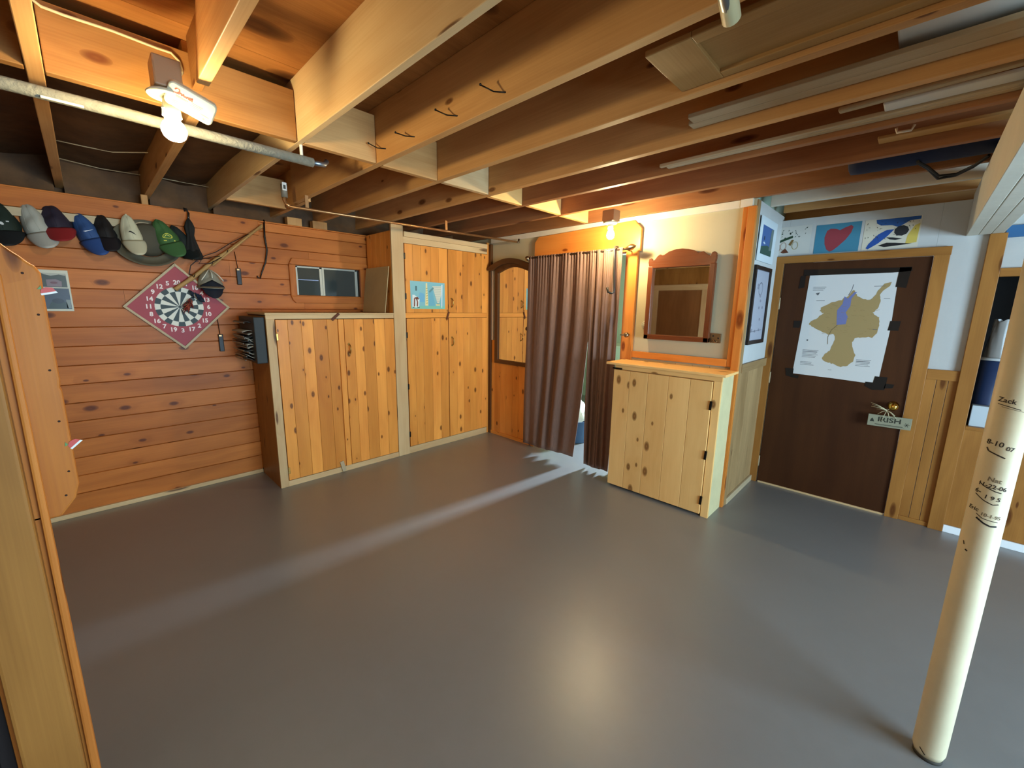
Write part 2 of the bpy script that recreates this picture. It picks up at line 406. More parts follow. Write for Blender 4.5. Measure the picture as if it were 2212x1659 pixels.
# back wall (curtain wall)
mb = MB()
mb.box(-4.4, -3.05, 3.512, 3.60, 0, 2.408, M['drywall']); mb.box(-1.93, XS-.0, 3.512, 3.60, 0, 2.408, M['drywall']); mb.box(-3.05, -1.93, 3.512, 3.60, 2.10, 2.408, M['drywall'])
x = -3.81
for wd in (.1, .105, .1, .11, .1, .105, .1):
    x1 = min(x+wd, -3.07); mb.box(x, x1-.002, 3.498, 3.512, .03, 1.20, M['pine'], var=.12); x = x1
x = -1.86
while x < -.97:
    x1 = min(x+.14, -.96); mb.box(x, x1-.003, 3.50, 3.512, .03, 1.15, M['white_pine'], var=.08); x = x1
struct(mb.build('wall_back', bevel=.0015))
struct(MB().box(-3.81, -3.765, 3.478, 3.512, 0, 2.34, M['archwood']).box(-3.765, -3.735, 3.49, 3.512, 1.2, 2.10, M['whiteboard']).build('trim_3', bevel=.003))
struct(MB().box(-3.81, -3.10, 3.485, 3.50, 0, .04, M['pine'], g=0).build('baseboard_back', bevel=.002))
mb = MB(); mb.box(-3.78, -1.06, 3.49, 3.512, 2.352, 2.406, M['whiteboard'], g=0); mb.box(-1.058, -.975, 3.485, 3.512, 2.352, 2.408, M['whiteboard'], g=0)
struct(mb.build('trim_4', bevel=.002))
mb = MB(); mb.box(-1.86, -1.035, 3.482, 3.512, 1.165, 1.222, M['orange'], g=0); mb.box(-1.035, -1.0, 3.486, 3.512, 1.165, 2.352, M['orange']); mb.box(-1.0, -.945, 3.476, 3.513, 0, 2.352, M['orange'])
struct(mb.build('trim_5', bevel=.003))
# doorway casing: clipped header board and right jamb board
mb = MB(); mb.prism([(-3.07, 2.11), (-3.07, 2.29), (-3.015, 2.345), (-1.90, 2.372), (-1.835, 2.30), (-1.835, 2.11)], FB, -.01, .022, M['orange'], g=0)
mb.box(-1.96, -1.855, 3.478, 3.512, 0, 2.115, M['orange']); mb.box(-3.07, -3.03, 3.478, 3.512, 0, 2.115, M['orange'])
mb.box(-1.975, -1.955, 3.49, 3.62, 0, 2.115, M['orange']); mb.box(-3.05, -3.03, 3.50, 3.62, 0, 2.115, M['orange'])
struct(mb.build('trim_6', bevel=.003))
# side wall
mb = MB(); mb.box(XS-.08, XS, 3.56, YD+.05, 1.17, 2.41, M['whitewall'])
mb.box(XS-.08, XS-.012, 3.56, YD+.05, 0, 1.17, M['greywood'])
y = 3.56
while y < YD:
    y1 = min(y+.135, YD); mb.box(XS-.012, XS, y, y1-.003, .04, 1.12, M['greywood'], var=.12); y = y1
struct(mb.build('wall_side', bevel=.0015))
mb = MB(); mb.box(XS, XS+.02, 3.56, YD-.01, 1.115, 1.185, M['greywood'], g=1); mb.box(XS-.045, XS+.012, 3.5135, 3.575, 0, 2.40, M['greywood'])
struct(mb.build('trim_7', bevel=.003))
struct(MB().box(XS, XS+.018, 3.56, YD-.01, 0, .055, M['trimwood'], g=1).build('baseboard_side', bevel=.003))
# door wall, with opening at right
mb = MB(); mb.box(XS-.1, -.895, YD, YD+.1, 0, 2.37, M['whitewall']); mb.box(-.895, .02, YD, YD+.1, 2.02, 2.37, M['whitewall'])
mb.box(.02, .345, YD, YD+.1, 0, 2.37, M['whitewall']); mb.box(.345, 1.9, YD, YD+.1, 1.905, 2.37, M['whitewall']); mb.box(1.15, 3.3, YD, YD+.1, 0, 2.37, M['whitewall'])
mb.box(.345, 1.15, YD, YD+.1, 0.05, .80, M['amber'], g=2); x = .345
for wd in (.16, .24, .2, .21): mb.box(x, x+wd-.003, YD-.012, YD, .055, .80, M['amber']); x += wd
x = .10
for wd in (.06, .06, .06): mb.box(x, x+wd-.003, YD-.008, YD, .03, 1.13, M['amber'], var=.18); x += wd
struct(mb.build('wall_door', bevel=.0015))
mb = MB(); mb.box(-1.01, -.90, YD-.03, YD, 0, 2.013, M['amber']); mb.box(.0185, .10, YD-.03, YD, 0, 2.013, M['amber']); mb.box(-1.012, .103, YD-.034, YD, 2.009, 2.067, M['amber'], g=0)
struct(mb.build('trim_8', bevel=.003))
mb = MB(); mb.box(.10, .268, YD-.02, YD, 1.125, 1.20, M['amber'], g=0); mb.box(.10, .268, YD-.018, YD, 0, .035, M['amber'], g=0)
mb.box(.265, .345, YD-.035, YD+.12, 0, 2.13, M['amber']); mb.box(.345, 1.15, YD-.02, YD+.02, 1.85, 1.905, M['amber'], g=0); mb.box(.345, 1.15, YD-.02, YD+.3, .79, .815, M['amber'], g=0)
struct(mb.build('trim_9', bevel=.003))
struct(MB().box(.345, 2.2, YD-.028, YD-.012, 0, .055, flat('white_gloss', '#eef2f2', .4)).build('baseboard_right', bevel=.003))
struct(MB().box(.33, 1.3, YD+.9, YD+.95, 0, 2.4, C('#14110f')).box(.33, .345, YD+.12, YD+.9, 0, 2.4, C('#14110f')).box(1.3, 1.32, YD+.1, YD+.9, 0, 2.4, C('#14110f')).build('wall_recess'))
# door slab
t = struct(thing('door_1', None, None, (-.44, YD, 0)))
MB().box(-.892, .018, YD-.012, YD+.03, .012, 2.008, M['door']).build('slab', t, bevel=.003)
MB().box(-.885, .012, YD-.02, YD+.03, 0, .014, M['frame_pine'], g=0).build('threshold', t)
mb = MB()
for z0 in (1.62, .96, .16): mb.lathe([(.006, 0), (.006, .10)], (-.896, YD-.018, z0), M['trimwood'], n=10)
mb.build('hinge', t)
mb = MB(); mb.lathe([(.033, 0), (.033, .006), (.012, .012), (.011, .035), (.024, .042), (.031, .055), (.029, .070), (.015, .080), (.004, .082)], (-.045, YD-.012, .895), M['gold'], axis=(0, -1, 0), n=28)
mb.build('knob', t)
# back room behind the curtain
mb = MB(); mb.box(-4.4, XS-.08, 6.35, 6.42, 0, .95, M['mint']); mb.box(-4.4, XS-.08, 6.35, 6.42, 2.05, 2.65, M['mint']); mb.box(-4.4, -2.20, 6.35, 6.42, .95, 2.05, M['mint']); mb.box(-1.70, XS-.08, 6.35, 6.42, .95, 2.05, M['mint'])
mb.box(-4.45, -4.40, 3.6, 6.42, 0, 2.65, M['mint']); mb.box(XS-.13, XS-.08, 3.6, 6.42, 0, 2.65, M['mint'])
struct(mb.build('wall_far_room'))
t = struct(thing('window_2', None, None, (-1.95, 6.38, 1.5)))
mb = MB()
for a, b, c, d in ((-2.21, -2.16, .94, 2.06), (-1.74, -1.69, .94, 2.06), (-2.16, -1.74, .94, .98), (-2.16, -1.74, 2.02, 2.06)): mb.box(a, b, 6.33, 6.36, c, d, M['whiteboard'])
mb.build('window_frame', t)
# right wall with its window (out of frame, lets the daylight in)
mb = MB(); X = 3.0
mb.box(X, X+.1, -4, .2, 0, 2.7, M['whitewall']); mb.box(X, X+.1, 3.0, 7, 0, 2.7, M['whitewall']); mb.box(X, X+.1, .2, 3.0, 0, .6, M['whitewall']); mb.box(X, X+.1, .2, 3.0, 1.95, 2.7, M['whitewall'])
struct(mb.build('wall_right'))
t = struct(thing('window_3', None, None, (X, 1.6, 1.2))); mb = MB()
for a, b, c, d in ((.2, .26, .6, 1.95), (2.94, 3.0, .6, 1.95), (.26, 2.94, .6, .66), (.26, 2.94, 1.89, 1.95), (1.57, 1.63, .66, 1.89)): mb.box(X-.01, X+.05, a, b, c, d, M['whiteboard'])
mb.build('window_frame', t)
# rear wall panel, seen only in the oval topped and square mirrors
mb = MB(); mb.box(-4.36, -2.3, -1.72, -1.62, 0, 2.7, M['amber']); struct(mb.build('wall_rear'))
t = struct(thing('door_2', None, None, (-3.5, -1.62, 0)))
MB().box(-4.02, -3.12, -1.62, -1.60, 0, 2.0, wood('rear_door_wood', '#8a5c34', '#6a4224', knots=0, rough=.4)).build('slab', t)
mb = MB(); mb.box(-4.14, -4.02, -1.62, -1.585, 0, 2.0, M['frame_pine']); mb.box(-3.12, -3.0, -1.62, -1.585, 0, 2.0, M['frame_pine']); mb.box(-4.14, -3.0, -1.62, -1.585, 2.0, 2.11, M['frame_pine'], g=0); mb.build('casing', t)

# ------------------------------------------------------------------ ceiling: subfloor, joists, blocks
ceil = MB()
x = -4.7
while x < 3.2:
    ceil.box(x, min(x+1.21, 3.2), -4, 7, 2.70, 2.72, M['ply'], g=1, var=.12); x += 1.213
ceil = struct(ceil.build('ceiling'))
ZJ = 2.408
def joist(name, x0, x1, y0, y1, m, z0=ZJ, z1=2.70, tone=None, cut=0):
    mb = MB()
    if cut: mb.prism([(x0, z0), (x1, z0), (x1, z1), (x0+cut, z1)], lambda a, b, d: (a, d, b), y0, y1, m, g=0, tone=tone or 1)
    else: mb.box(x0, x1, y0, y1, z0, z1, m, g=0, tone=tone)
    return mb.build(name, ceil, bevel=.003)
for y0 in (-2.19, -1.76, -1.33, -.90, -.47): joist('joist', -4.6, 3, y0, y0+.042, M['joist'])
joist('joist', -4.6, 3, -.045, .0, M['joist'])
joist('joist', -4.6, -2.40, .422, .464, M['joist']); joist('joist', -2.05, 3, .392, .432, M['joist'], cut=.17)
joist('joist', -2.358, -1.2, .433, .468, M['header'], z0=2.50)
joist('joist', -4.6, 3, .852, .882, M['frame_pine'], tone=1.0)
joist('joist', -3.745, 3, 1.279, 1.322, M['joist'], tone=1.0); joist('joist', -4.6, -3.6, 1.328, 1.366, M['joist'])
joist('joist', -4.6, 3, 1.712, 1.755, M['joist']); joist('joist', -4.6, 3, 2.160, 2.203, M['joist']); joist('joist', -4.6, 3, 2.555, 2.598, M['red_joist'], tone=1.15)
joist('joist', -4.6, 3, 3.022, 3.065, M['red_joist'], tone=1.15); joist('joist', -4.6, 3, 3.472, 3.512, M['red_joist'])
joist('joist', XS+.005, 3, 3.848, 3.888, M['whiteboard']); joist('joist', XS+.005, 3, 4.27, 4.305, M['joist'], z0=2.43)
joist('joist', -4.6, 3, 4.75, 4.79, M['joist'])
def block(x, y0, y1, m, z0=ZJ, z1=2.64, tone=None):
    return MB().box(x-.02, x+.02, y0, y1, z0, z1, m, g=1, tone=tone).build('blocking', ceil, bevel=.003)
block(-2.38, .003, .849, M['header'], tone=1.05); block(-2.38, .885, 1.277, M['joist'], z1=2.66); block(-2.39, 1.325, 1.71, M['joist']); block(-2.385, 1.758, 2.158, M['frame_pine'])
block(-2.42, 2.206, 2.553, M['white_pine'], tone=1); block(-2.39, 2.601, 3.02, M['white_pine'], tone=1); block(-2.41, 3.068, 3.47, M['white_pine'], tone=1)
block(-2.38, -.43, -.048, M['header'])
block(-4.05, .885, 1.32, M['joist'])
# painted support beam of three boards
t = thing('support_beam', 'cream painted timber beam of three boards with bluish underside, resting on the steel post', 'beam', (.24, 1.4, 2.13))
for i, (a, b) in enumerate(((.156, .212), (.2135, .269), (.2705, .326))):
    mb = MB(); mb.box(a, b, -2.0, 1.1+i*.9, 2.13, 2.407, M['beam'], g=1); mb.box(a, b, 1.103+i*.9, YD-.002, 2.13, 2.407, M['beam'], g=1); mb.build('board', t, bevel=.003)

# ================================================================== CABINETS
def planks(mb, y0, y1, z0, z1, n, m, d0=-.018, d1=0.004, fr='x', var=.22):
    ws = [random.uniform(.8, 1.2) for _ in range(n)]; S = sum(ws); a = y0
    for i, w_ in enumerate(ws):
        b = a+(y1-y0)*w_/S
        if fr == 'x': mb.box(XC+d0, XC+d1, a, b-.0016, z0, z1, m, var=var)
        else: mb.box(a, b-.0016, fr-d1, fr-d0, z0, z1, m, var=var)
        a = b
def pull(parent, y, z):
    mb = MB(); x = XC+.006
    mb.lathe([(.012, 0), (.010, .003)], (x, y, z+.045), M['brass'], axis=(1, 0, 0), n=14); mb.lathe([(.012, 0), (.010, .003)], (x, y, z-.045), M['brass'], axis=(1, 0, 0), n=14)
    mb.tube([(x, y, z+.045), (x+.018, y, z+.040), (x+.028, y, z+.02), (x+.030, y, 0+z), (x+.028, y, z-.02), (x+.018, y, z-.040), (x, y, z-.045)], [.004, .005, .006, .0075, .006, .005, .004], M['brass'])
    mb.build('handle', parent)
def hinge(parent, y, z, m='blackm'):
    MB().box(XC+.002, XC+.010, y-.008, y+.008, z-.03, z+.03, M[m]).build('hinge', parent, bevel=.002)
sc = thing('low_cabinet', 'waist-high varnished knotty pine cupboard with two plank doors, left of the tall one', 'cabinet', (XC, 1.6, 0))
mb = MB(); mb.box(XW+.04, XC-.02, 1.02, 1.035, 0, 1.50, M['amber'], tone=.95); mb.box(XW+.04, XW+.055, 1.03, 2.18, 0, 1.5, M['amber'])
mb.build('side_panel', sc)
mb = MB(); mb.box(XC-.02, XC, 1.02, 1.085, 0, 1.478, M['frame_pine']); mb.box(XC-.02, XC, 1.02, 2.182, 1.478, 1.512, M['frame_pine'], g=1); mb.box(XC-.02, XC, 1.085, 2.182, 0, .052, M['frame_pine'], g=1)
mb.build('face_frame', sc, bevel=.002)
MB().box(XW+.012, XC+.004, 1.015, 2.182, 1.512, 1.530, M['frame_pine'], g=1).build('top', sc, bevel=.003)
for i, (a, b) in enumerate(((1.09, 1.655), (1.665, 2.178))):
    mb = MB(); planks(mb, a, b-(.0 if i else .05), .058, 1.472, 5, M['pine'])
    if not i: mb.box(XC-.018, XC+.016, b-.05, b, .058, 1.472, M['pine'], tone=1.0)
    d = mb.build('door', sc, bevel=.0015)
    if i: pull(d, 1.70, 1.195)
    else: hinge(d, 1.093, 1.33, 'brass'); hinge(d, 1.093, .15, 'brass')
MB().box(XC+.004, XC+.018, 1.552, 1.588, .0+.01, .115, M['trimwood'], rot=((XC, 1.57, .06), Matrix.Rotation(.22, 3, 'X'))).build('turn_latch', sc, bevel=.002)
MB().box(XC+.004, XC+.016, 1.575, 1.597, 1.45, 1.54, M['darkwood'], rot=((XC, 1.586, 1.495), Matrix.Rotation(-.85, 3, 'X'))).build('turn_latch', sc, bevel=.002)
tc_ = thing('tall_cabinet', 'ceiling-high varnished knotty pine cupboard with four plank doors in the corner', 'cabinet', (XC, 2.8, 0))
mb = MB(); a = XW+.04
for i in range(5):
    b = a+.099; mb.box(a, b-.003, 2.184, 2.2, 0 if i < 9 else 0, 2.33, M['pine'], var=.16); a = b
mb.build('side_panel', tc_, bevel=.0015)
mb = MB(); mb.box(XW+.04, XC-.02, 2.2, 3.49, 2.27, 2.285, M['amber'], g=1); mb.box(XW+.04, XW+.055, 2.2, 3.49, 0, 2.28, M['amber']); mb.box(XW+.055, XC-.02, 3.474, 3.49, 0, 2.28, M['amber']); mb.build('carcass', tc_)
mb = MB(); mb.box(XC-.02, XC+.002, 2.184, 2.318, 0, 2.39, M['frame_pine'], tone=.97); mb.box(XC-.02, XC+.001, 3.455, 3.49, 0, 2.36, M['pine']); mb.box(XC-.02, XC, 2.318, 3.455, 2.226, 2.30, M['frame_pine'], g=1)
mb.box(XC-.02, XC, 2.318, 3.455, 1.478, 1.53, M['pine'], g=1); mb.box(XC-.02, XC, 2.318, 3.455, 0, .075, M['frame_pine'], g=1); mb.build('face_frame', tc_, bevel=.002)
MB().box(XC-.02, XC+.022, 2.318, 3.44, 2.285, 2.335, M['frame_pine'], g=1).build('top_rail', tc_, bevel=.003)
for (a, b) in ((2.328, 2.862), (2.870, 3.455)):
    for (z0, z1) in ((1.532, 2.222), (.08, 1.474)):
        mb = MB(); planks(mb, a, b, z0, z1, 5 if a < 2.5 else 6, M['pine']); d = mb.build('door', tc_, bevel=.0015)
        if a > 2.5: pull(d, 2.912, 1.645 if z0 > 1 else 1.208)
        else:
            for q in ((1.70, 2.10) if z0 > 1 else (.22, .75, 1.30)): hinge(d, 2.324, q)
MB().box(XC+.004, XC+.016, 2.842, 2.862, 1.455, 1.545, M['darkwood'], rot=((XC, 2.852, 1.5), Matrix.Rotation(-.35, 3, 'X'))).build('turn_latch', tc_, bevel=.002)
# plain cabinet by the doorway
wc = thing('pale_cabinet', 'pale unfinished knotty pine cupboard with one plank door and flat lid, right of the curtain', 'cabinet', (-1.4, 3.2, 0))
mb = MB(); mb.box(-1.855, -1.835, 3.215, 3.476, .012, 1.12, M['orange']); mb.build('side_panel', wc)
mb = MB(); mb.box(-.985, -.965, 3.222, 3.474, 0, 1.12, flat('greenish_raw_pine', '#d2c594', .6, mott=.15, mscale=5)); mb.build('side_panel', wc, bevel=.002)
mb = MB(); mb.box(-1.845, -.962, 3.20, 3.22, 1.085, 1.12, M['white_pine'], g=0); mb.box(-1.02, -.965, 3.20, 3.222, .0, 1.085, M['white_pine']); mb.box(-1.83, -1.0, 3.225, 3.24, .02, 1.09, M['white_pine']); mb.build('face_frame', wc, bevel=.002)
MB().box(-1.925, -.935, 3.175, 3.474, 1.122, 1.142, M['white_pine'], g=0, tone=1.05).build('top', wc, bevel=.003)
mb = MB(); a = -1.85
for wd in (.155, .165, .175, .17, .162): mb.box(a, a+wd-.002, 3.186, 3.206, .022, 1.08, M['white_pine'], var=.06); a += wd
d = mb.build('door', wc, bevel=.002)
for q in (.90, .51, .14): MB().box(-1.03, -1.012, 3.176, 3.188, q-.035, q+.035, M['blackm'], rot=((-1.02, 3.18, q), Matrix.Rotation(.06, 3, 'Y'))).build('hinge', d, bevel=.003)
MB().box(-1.86, -1.77, 3.176, 3.186, 1.086, 1.10, M['blackm']).build('strap_latch', wc, bevel=.002)

# items on and around the cabinets
mb = MB(); mb.box(-4.285, -3.815, 2.088, 2.096, 1.532, 1.99, M['tan'], rot=((-4.1, 2.09, 1.532), Matrix.Rotation(-.13, 3, 'X')))
tag(mb.build('leaning_board', bevel=.001), 'plain tan hardboard sheet leaning on end on top of the low cupboard', 'board')
# poster on tall cabinet door
p = thing('poster', 'small turquoise poster with drawn figures and lettering taped to the upper cupboard door', 'poster', (XC, 2.6, 1.57))
mb = MB(); Q = lambda u, v: (2.383+u*.435, 1.574+v*.286)
FP = FC; d = .006
mb.sheet([Q(0, 0), Q(1, 0), Q(1.0, .98), Q(-.01, 1)], FP, .0052, C('#7fbcc4', .4))
for pts, c in (([(0, 0), (1, 0), (1, .12), (0, .10)], '#7cc3b0'), ([(.5, .1), (.7, .12), (.62, .7), (.52, .6)], '#6cb0c4'), ([(.2, .25), (.38, .25), (.38, .55), (.25, .6)], '#6aaed0'),
               ([(.40, .12), (.49, .12), (.47, .95), (.43, .95)], '#e9dca0'), ([(.62, .84), (.92, .86), (.90, .62), (.82, .22), (.76, .22)], '#d6d8c4'), ([(.72, .12), (.84, .12), (.84, .18), (.72, .18)], '#e0d49a'),
               ([(.88, .05), (.91, .05), (.93, .92), (.89, .92)], '#cfe3ea'), ([(.03, .05), (.22, .05), (.24, .35), (.1, .5), (.04, .5)], '#d9e6e2')):
    mb.sheet([Q(*q) for q in pts], FP, d, C(c, .4)); d += .00025
for pts, c, wd in (([(.09, .08), (.10, .38), (.20, .40)], '#7c4634', .016), ([(.17, .08), (.18, .25), (.15, .38), (.22, .36)], '#7c4634', .016), ([(.15, .65), (.15, .82)], '#3f6f74', .02),
                   ([(.09, .05), (.04, .06)], '#3c5048', .008), ([(.17, .05), (.24, .06)], '#3c5048', .008), ([(.75, .195), (.83, .195)], '#4a6a50', .004), ([(.52, .62), (.65, .78)], '#5f9298', .02)):
    stroke(mb, [Q(*q) for q in pts], wd, FP, d, C(c, .4)); d += .0002
for i in range(9): stroke(mb, [Q(.64+.012*i, .80-.065*i), Q(.88-.006*i, .80-.065*i)], .004, FP, d, C('#a9b8ac', .4))
for i in range(7): stroke(mb, [Q(.425, .2+.09*i), Q(.475, .22+.09*i)], .006, FP, d, C('#9aa06a', .4))
mb.build('sheet', p, recalc=False)
mb = MB()
for (u, v) in ((0, 0), (1, 0), (1, 1), (0, 1)): mb.sheet([Q(u-.04, v-.05), Q(u+.04, v-.05), Q(u+.04, v+.05), Q(u-.04, v+.05)], FP, .0088, C('#d8c9a0', .2))
# accordion file hanging at the cabinet side
t = thing('hanging_file_rack', 'dark upright organiser with fanned grey pockets hung on the side of the low cupboard', 'organiser', (-3.9, 1.0, 1.5))
mb = MB(); mb.box(-4.28, -3.825, .935, 1.014, 1.115, 1.495, C('#262a28', .55, .2)); mb.build('case', t, bevel=.006)
zs = [1.445, 1.37, 1.352, 1.335, 1.318, 1.30, 1.278, 1.258, 1.24, 1.22, 1.198, 1.17, 1.14]
for i, z0 in enumerate(zs):
    mb = MB(); L = .05+.02*math.sin(i*2.3)
    mb.grid(lambda u, v, z0=z0, L=L, i=i: (-4.26+.37*u, .936-L*v, z0+.012*math.sin(v*2.5+i)+(.01*v if i else .0)), 4, 5, C('#a39b8a', .5) if i % 3 else C('#3a3834', .5)); o_ = mb.build('pocket', t, solid=.003); MB().box(-4.25, -3.90, .934-L, .937-L, z0-.002, z0+.006, C('#8d877a', .5)).build('pocket_edge', o_)

# ================================================================== LEFT WALL OBJECTS
# dartboard
t = thing('dartboard', 'red diamond-shaped dartboard with white numbers and pale wooden edging on the plank wall', 'dartboard', (XW, .545, 1.567))
cy, cz, hd = .545, 1.567, .345
mb = MB(); mb.prism([(cy, cz+hd), (cy+hd, cz), (cy, cz-hd), (cy-hd, cz)], FL, .006, .024, C('#9c1f26', .5)); mb.build('board', t)
mb = MB()
for i in range(4):
    a0, a1 = i*PI/2, (i+1)*PI/2
    o0, o1 = (cy+hd*math.cos(a0), cz+hd*math.sin(a0)), (cy+hd*math.cos(a1), cz+hd*math.sin(a1)); q = hd-.024
    i0, i1 = (cy+q*math.cos(a0), cz+q*math.sin(a0)), (cy+q*math.cos(a1), cz+q*math.sin(a1))
    mb.prism([o0, o1, i1, i0], FL, .006, .034, M['trimwood'], g=1, tone=1.1)
mb.build('edging', t, bevel=.002)
mb = MB(); order = [20, 1, 18, 4, 13, 6, 10, 15, 2, 17, 3, 19, 7, 16, 8, 11, 14, 9, 12, 5]
W_, K_ = C('#dcd8c4', .5), C('#15261f', .5)
R0, R1, R2 = .010, .122, .158
for i in range(20):
    th = PI/2-i*PI/10; a0, a1 = th-PI/20, th+PI/20
    dk = (i % 2 == 0)
    mb.sheet([(cy+R0*math.cos(a0), cz+R0*math.sin(a0)), (cy+R1*math.cos(a0), cz+R1*math.sin(a0)), (cy+R1*math.cos(th), cz+R1*math.sin(th)), (cy+R1*math.cos(a1), cz+R1*math.sin(a1)), (cy+R0*math.cos(a1), cz+R0*math.sin(a1))], FL, .0245, W_ if dk else K_)
    mb.sheet([(cy+r*math.cos(a), cz+r*math.sin(a)) for r, a in ((R1, a0), (R2, a0), (R2, th), (R2, a1), (R1, a1), (R1, th))], FL, .0245, K_ if dk else W_)
mb.sheet(circle(cy, cz, R0, 16), FL, .0248, K_)
mb.build('target_rings', t, recalc=False)
for i, nmb in enumerate(order):
    mb = MB(); th = PI/2-i*PI/10; text_polys(mb, str(nmb), FL, cy+.193*math.cos(th), cz+.193*math.sin(th), .046, .0246, C('#ecd9cf', .5), font_bold=.0016)
    mb.build('number', t, recalc=False)

# caps
def cap(name, label, yc, zt, wd, hc, hb, crown, brim, x=.015, tilt=0.0, dep=.10, emblem=None, hue=None, cat='cap'):
    t = thing(name, label, cat, (XW, yc, zt), 'caps hanging in a row on the left wall')
    Rm_ = Matrix.Rotation(tilt, 3, 'X')
    def T(px, py, pz): v = Rm_ @ Vector((px, py, pz)); return (XW+x+v.x, yc+v.y, zt+v.z)
    def fc(u, v):
        a = -.12*PI+u*1.24*PI; p = (.16+.84*math.sin(PI/2*min(1, v*1.12))**.8)*(min(1, v*9)**.5)
        cr = 1-.16*math.exp(-((v-.42)/.16)**2)*max(0, math.sin(a*1.0+.4))**2+.03*math.sin(a*6+yc*20)
        return T(dep*math.sin(a)*p*cr, -wd/2*math.cos(a)*p*(1-.10*max(0, v-.8)/.2), -hc*v+.012*math.sin(a*3+v*5)*p)
    mb = MB(); mb.grid(fc, 26, 14, crown); c_ = mb.build('crown', t, solid=.003)
    def fb(u, v):
        s = -1+2*u; q = (max(0, 1-s*s))**.5
        return T(dep*q*.96+.11*v*q+.004-.02*v*(1-q), wd/2*s*(1+.10*v*(1-v)*4), -hc+.012-hb*v*(max(0, 1-abs(s)**2.6))**.6-.012*v)
    MB().grid(fb, 20, 8, brim).build('brim', t, solid=.005)
    if emblem:
        mb = MB()
        def fe(a, b, d):
            u = .5+a/wd*.62; v = .72-b/hc
            p0 = Vector(fc(u, v)); return tuple(p0+Vector((d, 0, 0)))
        emblem(mb, fe); mb.build('emblem', t, recalc=False)
    mb = MB()
    for uu_ in (.3, .5, .7):
        mb.tube([Vector(fc(uu_, q/10))+Vector((.0022, 0, 0)) for q in range(1, 10)], .0012, crown, n=5)
    mb.build('seam', t)
    MB().sphere(Vector(fc(.5, .02))+Vector((.004, 0, .0)), .006, crown, n=8).build('button', t)
    return t
def e_green(mb, f):
    mb.sheet(circle(0, 0, .026, 16, .018), f, .006, C('#d6cf4a')); mb.sheet(circle(0, 0, .021, 16, .014), f, .007, C('#3c6a38')); stroke(mb, [(-.016, -.004), (0, .007), (.014, -.003)], .004, f, .008, C('#e0da60')); stroke(mb, [(-.03, -.028), (.03, -.026)], .007, f, .006, C('#c8c24a'))
def e_swoosh(mb, f): mb.sheet([(-.022, .004), (-.014, -.006), (0, -.004), (.03, .014), (.002, .001), (-.012, .0)], f, .007, C('#e8e8ea'))
def e_mark(mb, f): mb.sheet([(-.018, .002), (-.008, .01), (.004, .004), (.018, -.006), (.008, -.006), (-.008, .0)], f, .007, C('#2a2520'))
def e_letters(mb, f): text_polys(mb, 'Eagle', f, 0, .0, .026, .007, C('#d8d8d0'))
def e_dot(mb, f): stroke(mb, [(-.03, .01), (.03, .012)], .006, f, .007, C('#c8c8c4')); mb.sheet(circle(0, -.01, .008, 10), f, .007, C('#c8c8c4'))
cap('baseball_cap', 'dark green cap with a small white mark, cut by the photo\'s left edge', -.32, 2.225, .155, .20, .09, C('#16241a'), C('#121618'), emblem=e_dot, tilt=.1)
cap('baseball_cap', 'plain light grey cap with matching brim between the dark green and red-brimmed caps', -.197, 2.235, .145, .205, .10, C('#a8a698'), C('#b2b0a4'), tilt=.28)
cap('baseball_cap', 'dark navy cap with a bright red brim', -.088, 2.245, .160, .17, .085, C('#241c2a'), C('#8c1f20'), tilt=.16)
cap('baseball_cap', 'blue cap with white side patches and a white swoosh tick, tilted', .035, 2.215, .135, .20, .11, C('#2c4a78'), C('#2e4d86'), tilt=.34, emblem=e_swoosh)
cap('baseball_cap', 'plain black cap hanging between the blue cap and the cream cap', .155, 2.225, .135, .185, .09, C('#15110f'), C('#181216'), tilt=.10)
# wide-brimmed hat behind two caps
t = thing('brimmed_hat', 'olive brown hat with wide upturned brim hanging behind the cream and green caps', 'hat', (XW, .40, 2.1))
def fbrim(u, v):
    a = 2*PI*u; r = .6+.4*v; return (XW+.02+.035*(1-v)+.06*v*v*(1-.5*math.sin(a)), .395+.205*r*math.cos(a)*(1), 2.045+.17*r*math.sin(a))
MB().grid(fbrim, 40, 5, C('#5a5340', .8)).build('brim', t, solid=.004)
MB().lathe([(.12, 0), (.122, .02), (.115, .06), (.095, .085), (.03, .09)], (XW+.03, .40, 2.07), C('#4a4434', .8), axis=(1, 0, 0), n=28).build('crown', t)
cap('baseball_cap', 'cream cap with small dark brand mark hanging in front of the olive hat', .292, 2.235, .125, .20, .10, C('#c2bc9c'), C('#c8c2a2'), x=.085, dep=.07, tilt=.12, emblem=e_mark)
cap('baseball_cap', 'green cap with a yellow oval emblem, rightmost in front of the olive hat', .46, 2.225, .150, .195, .10, C('#3a5e30'), C('#40683a'), x=.085, dep=.075, tilt=.36, emblem=e_green)
cap('baseball_cap', 'dark green-black cap mostly hidden behind the green cap with yellow emblem', .555, 2.20, .13, .20, .08, C('#121c18'), C('#101816'), x=.045, dep=.05, tilt=.42)
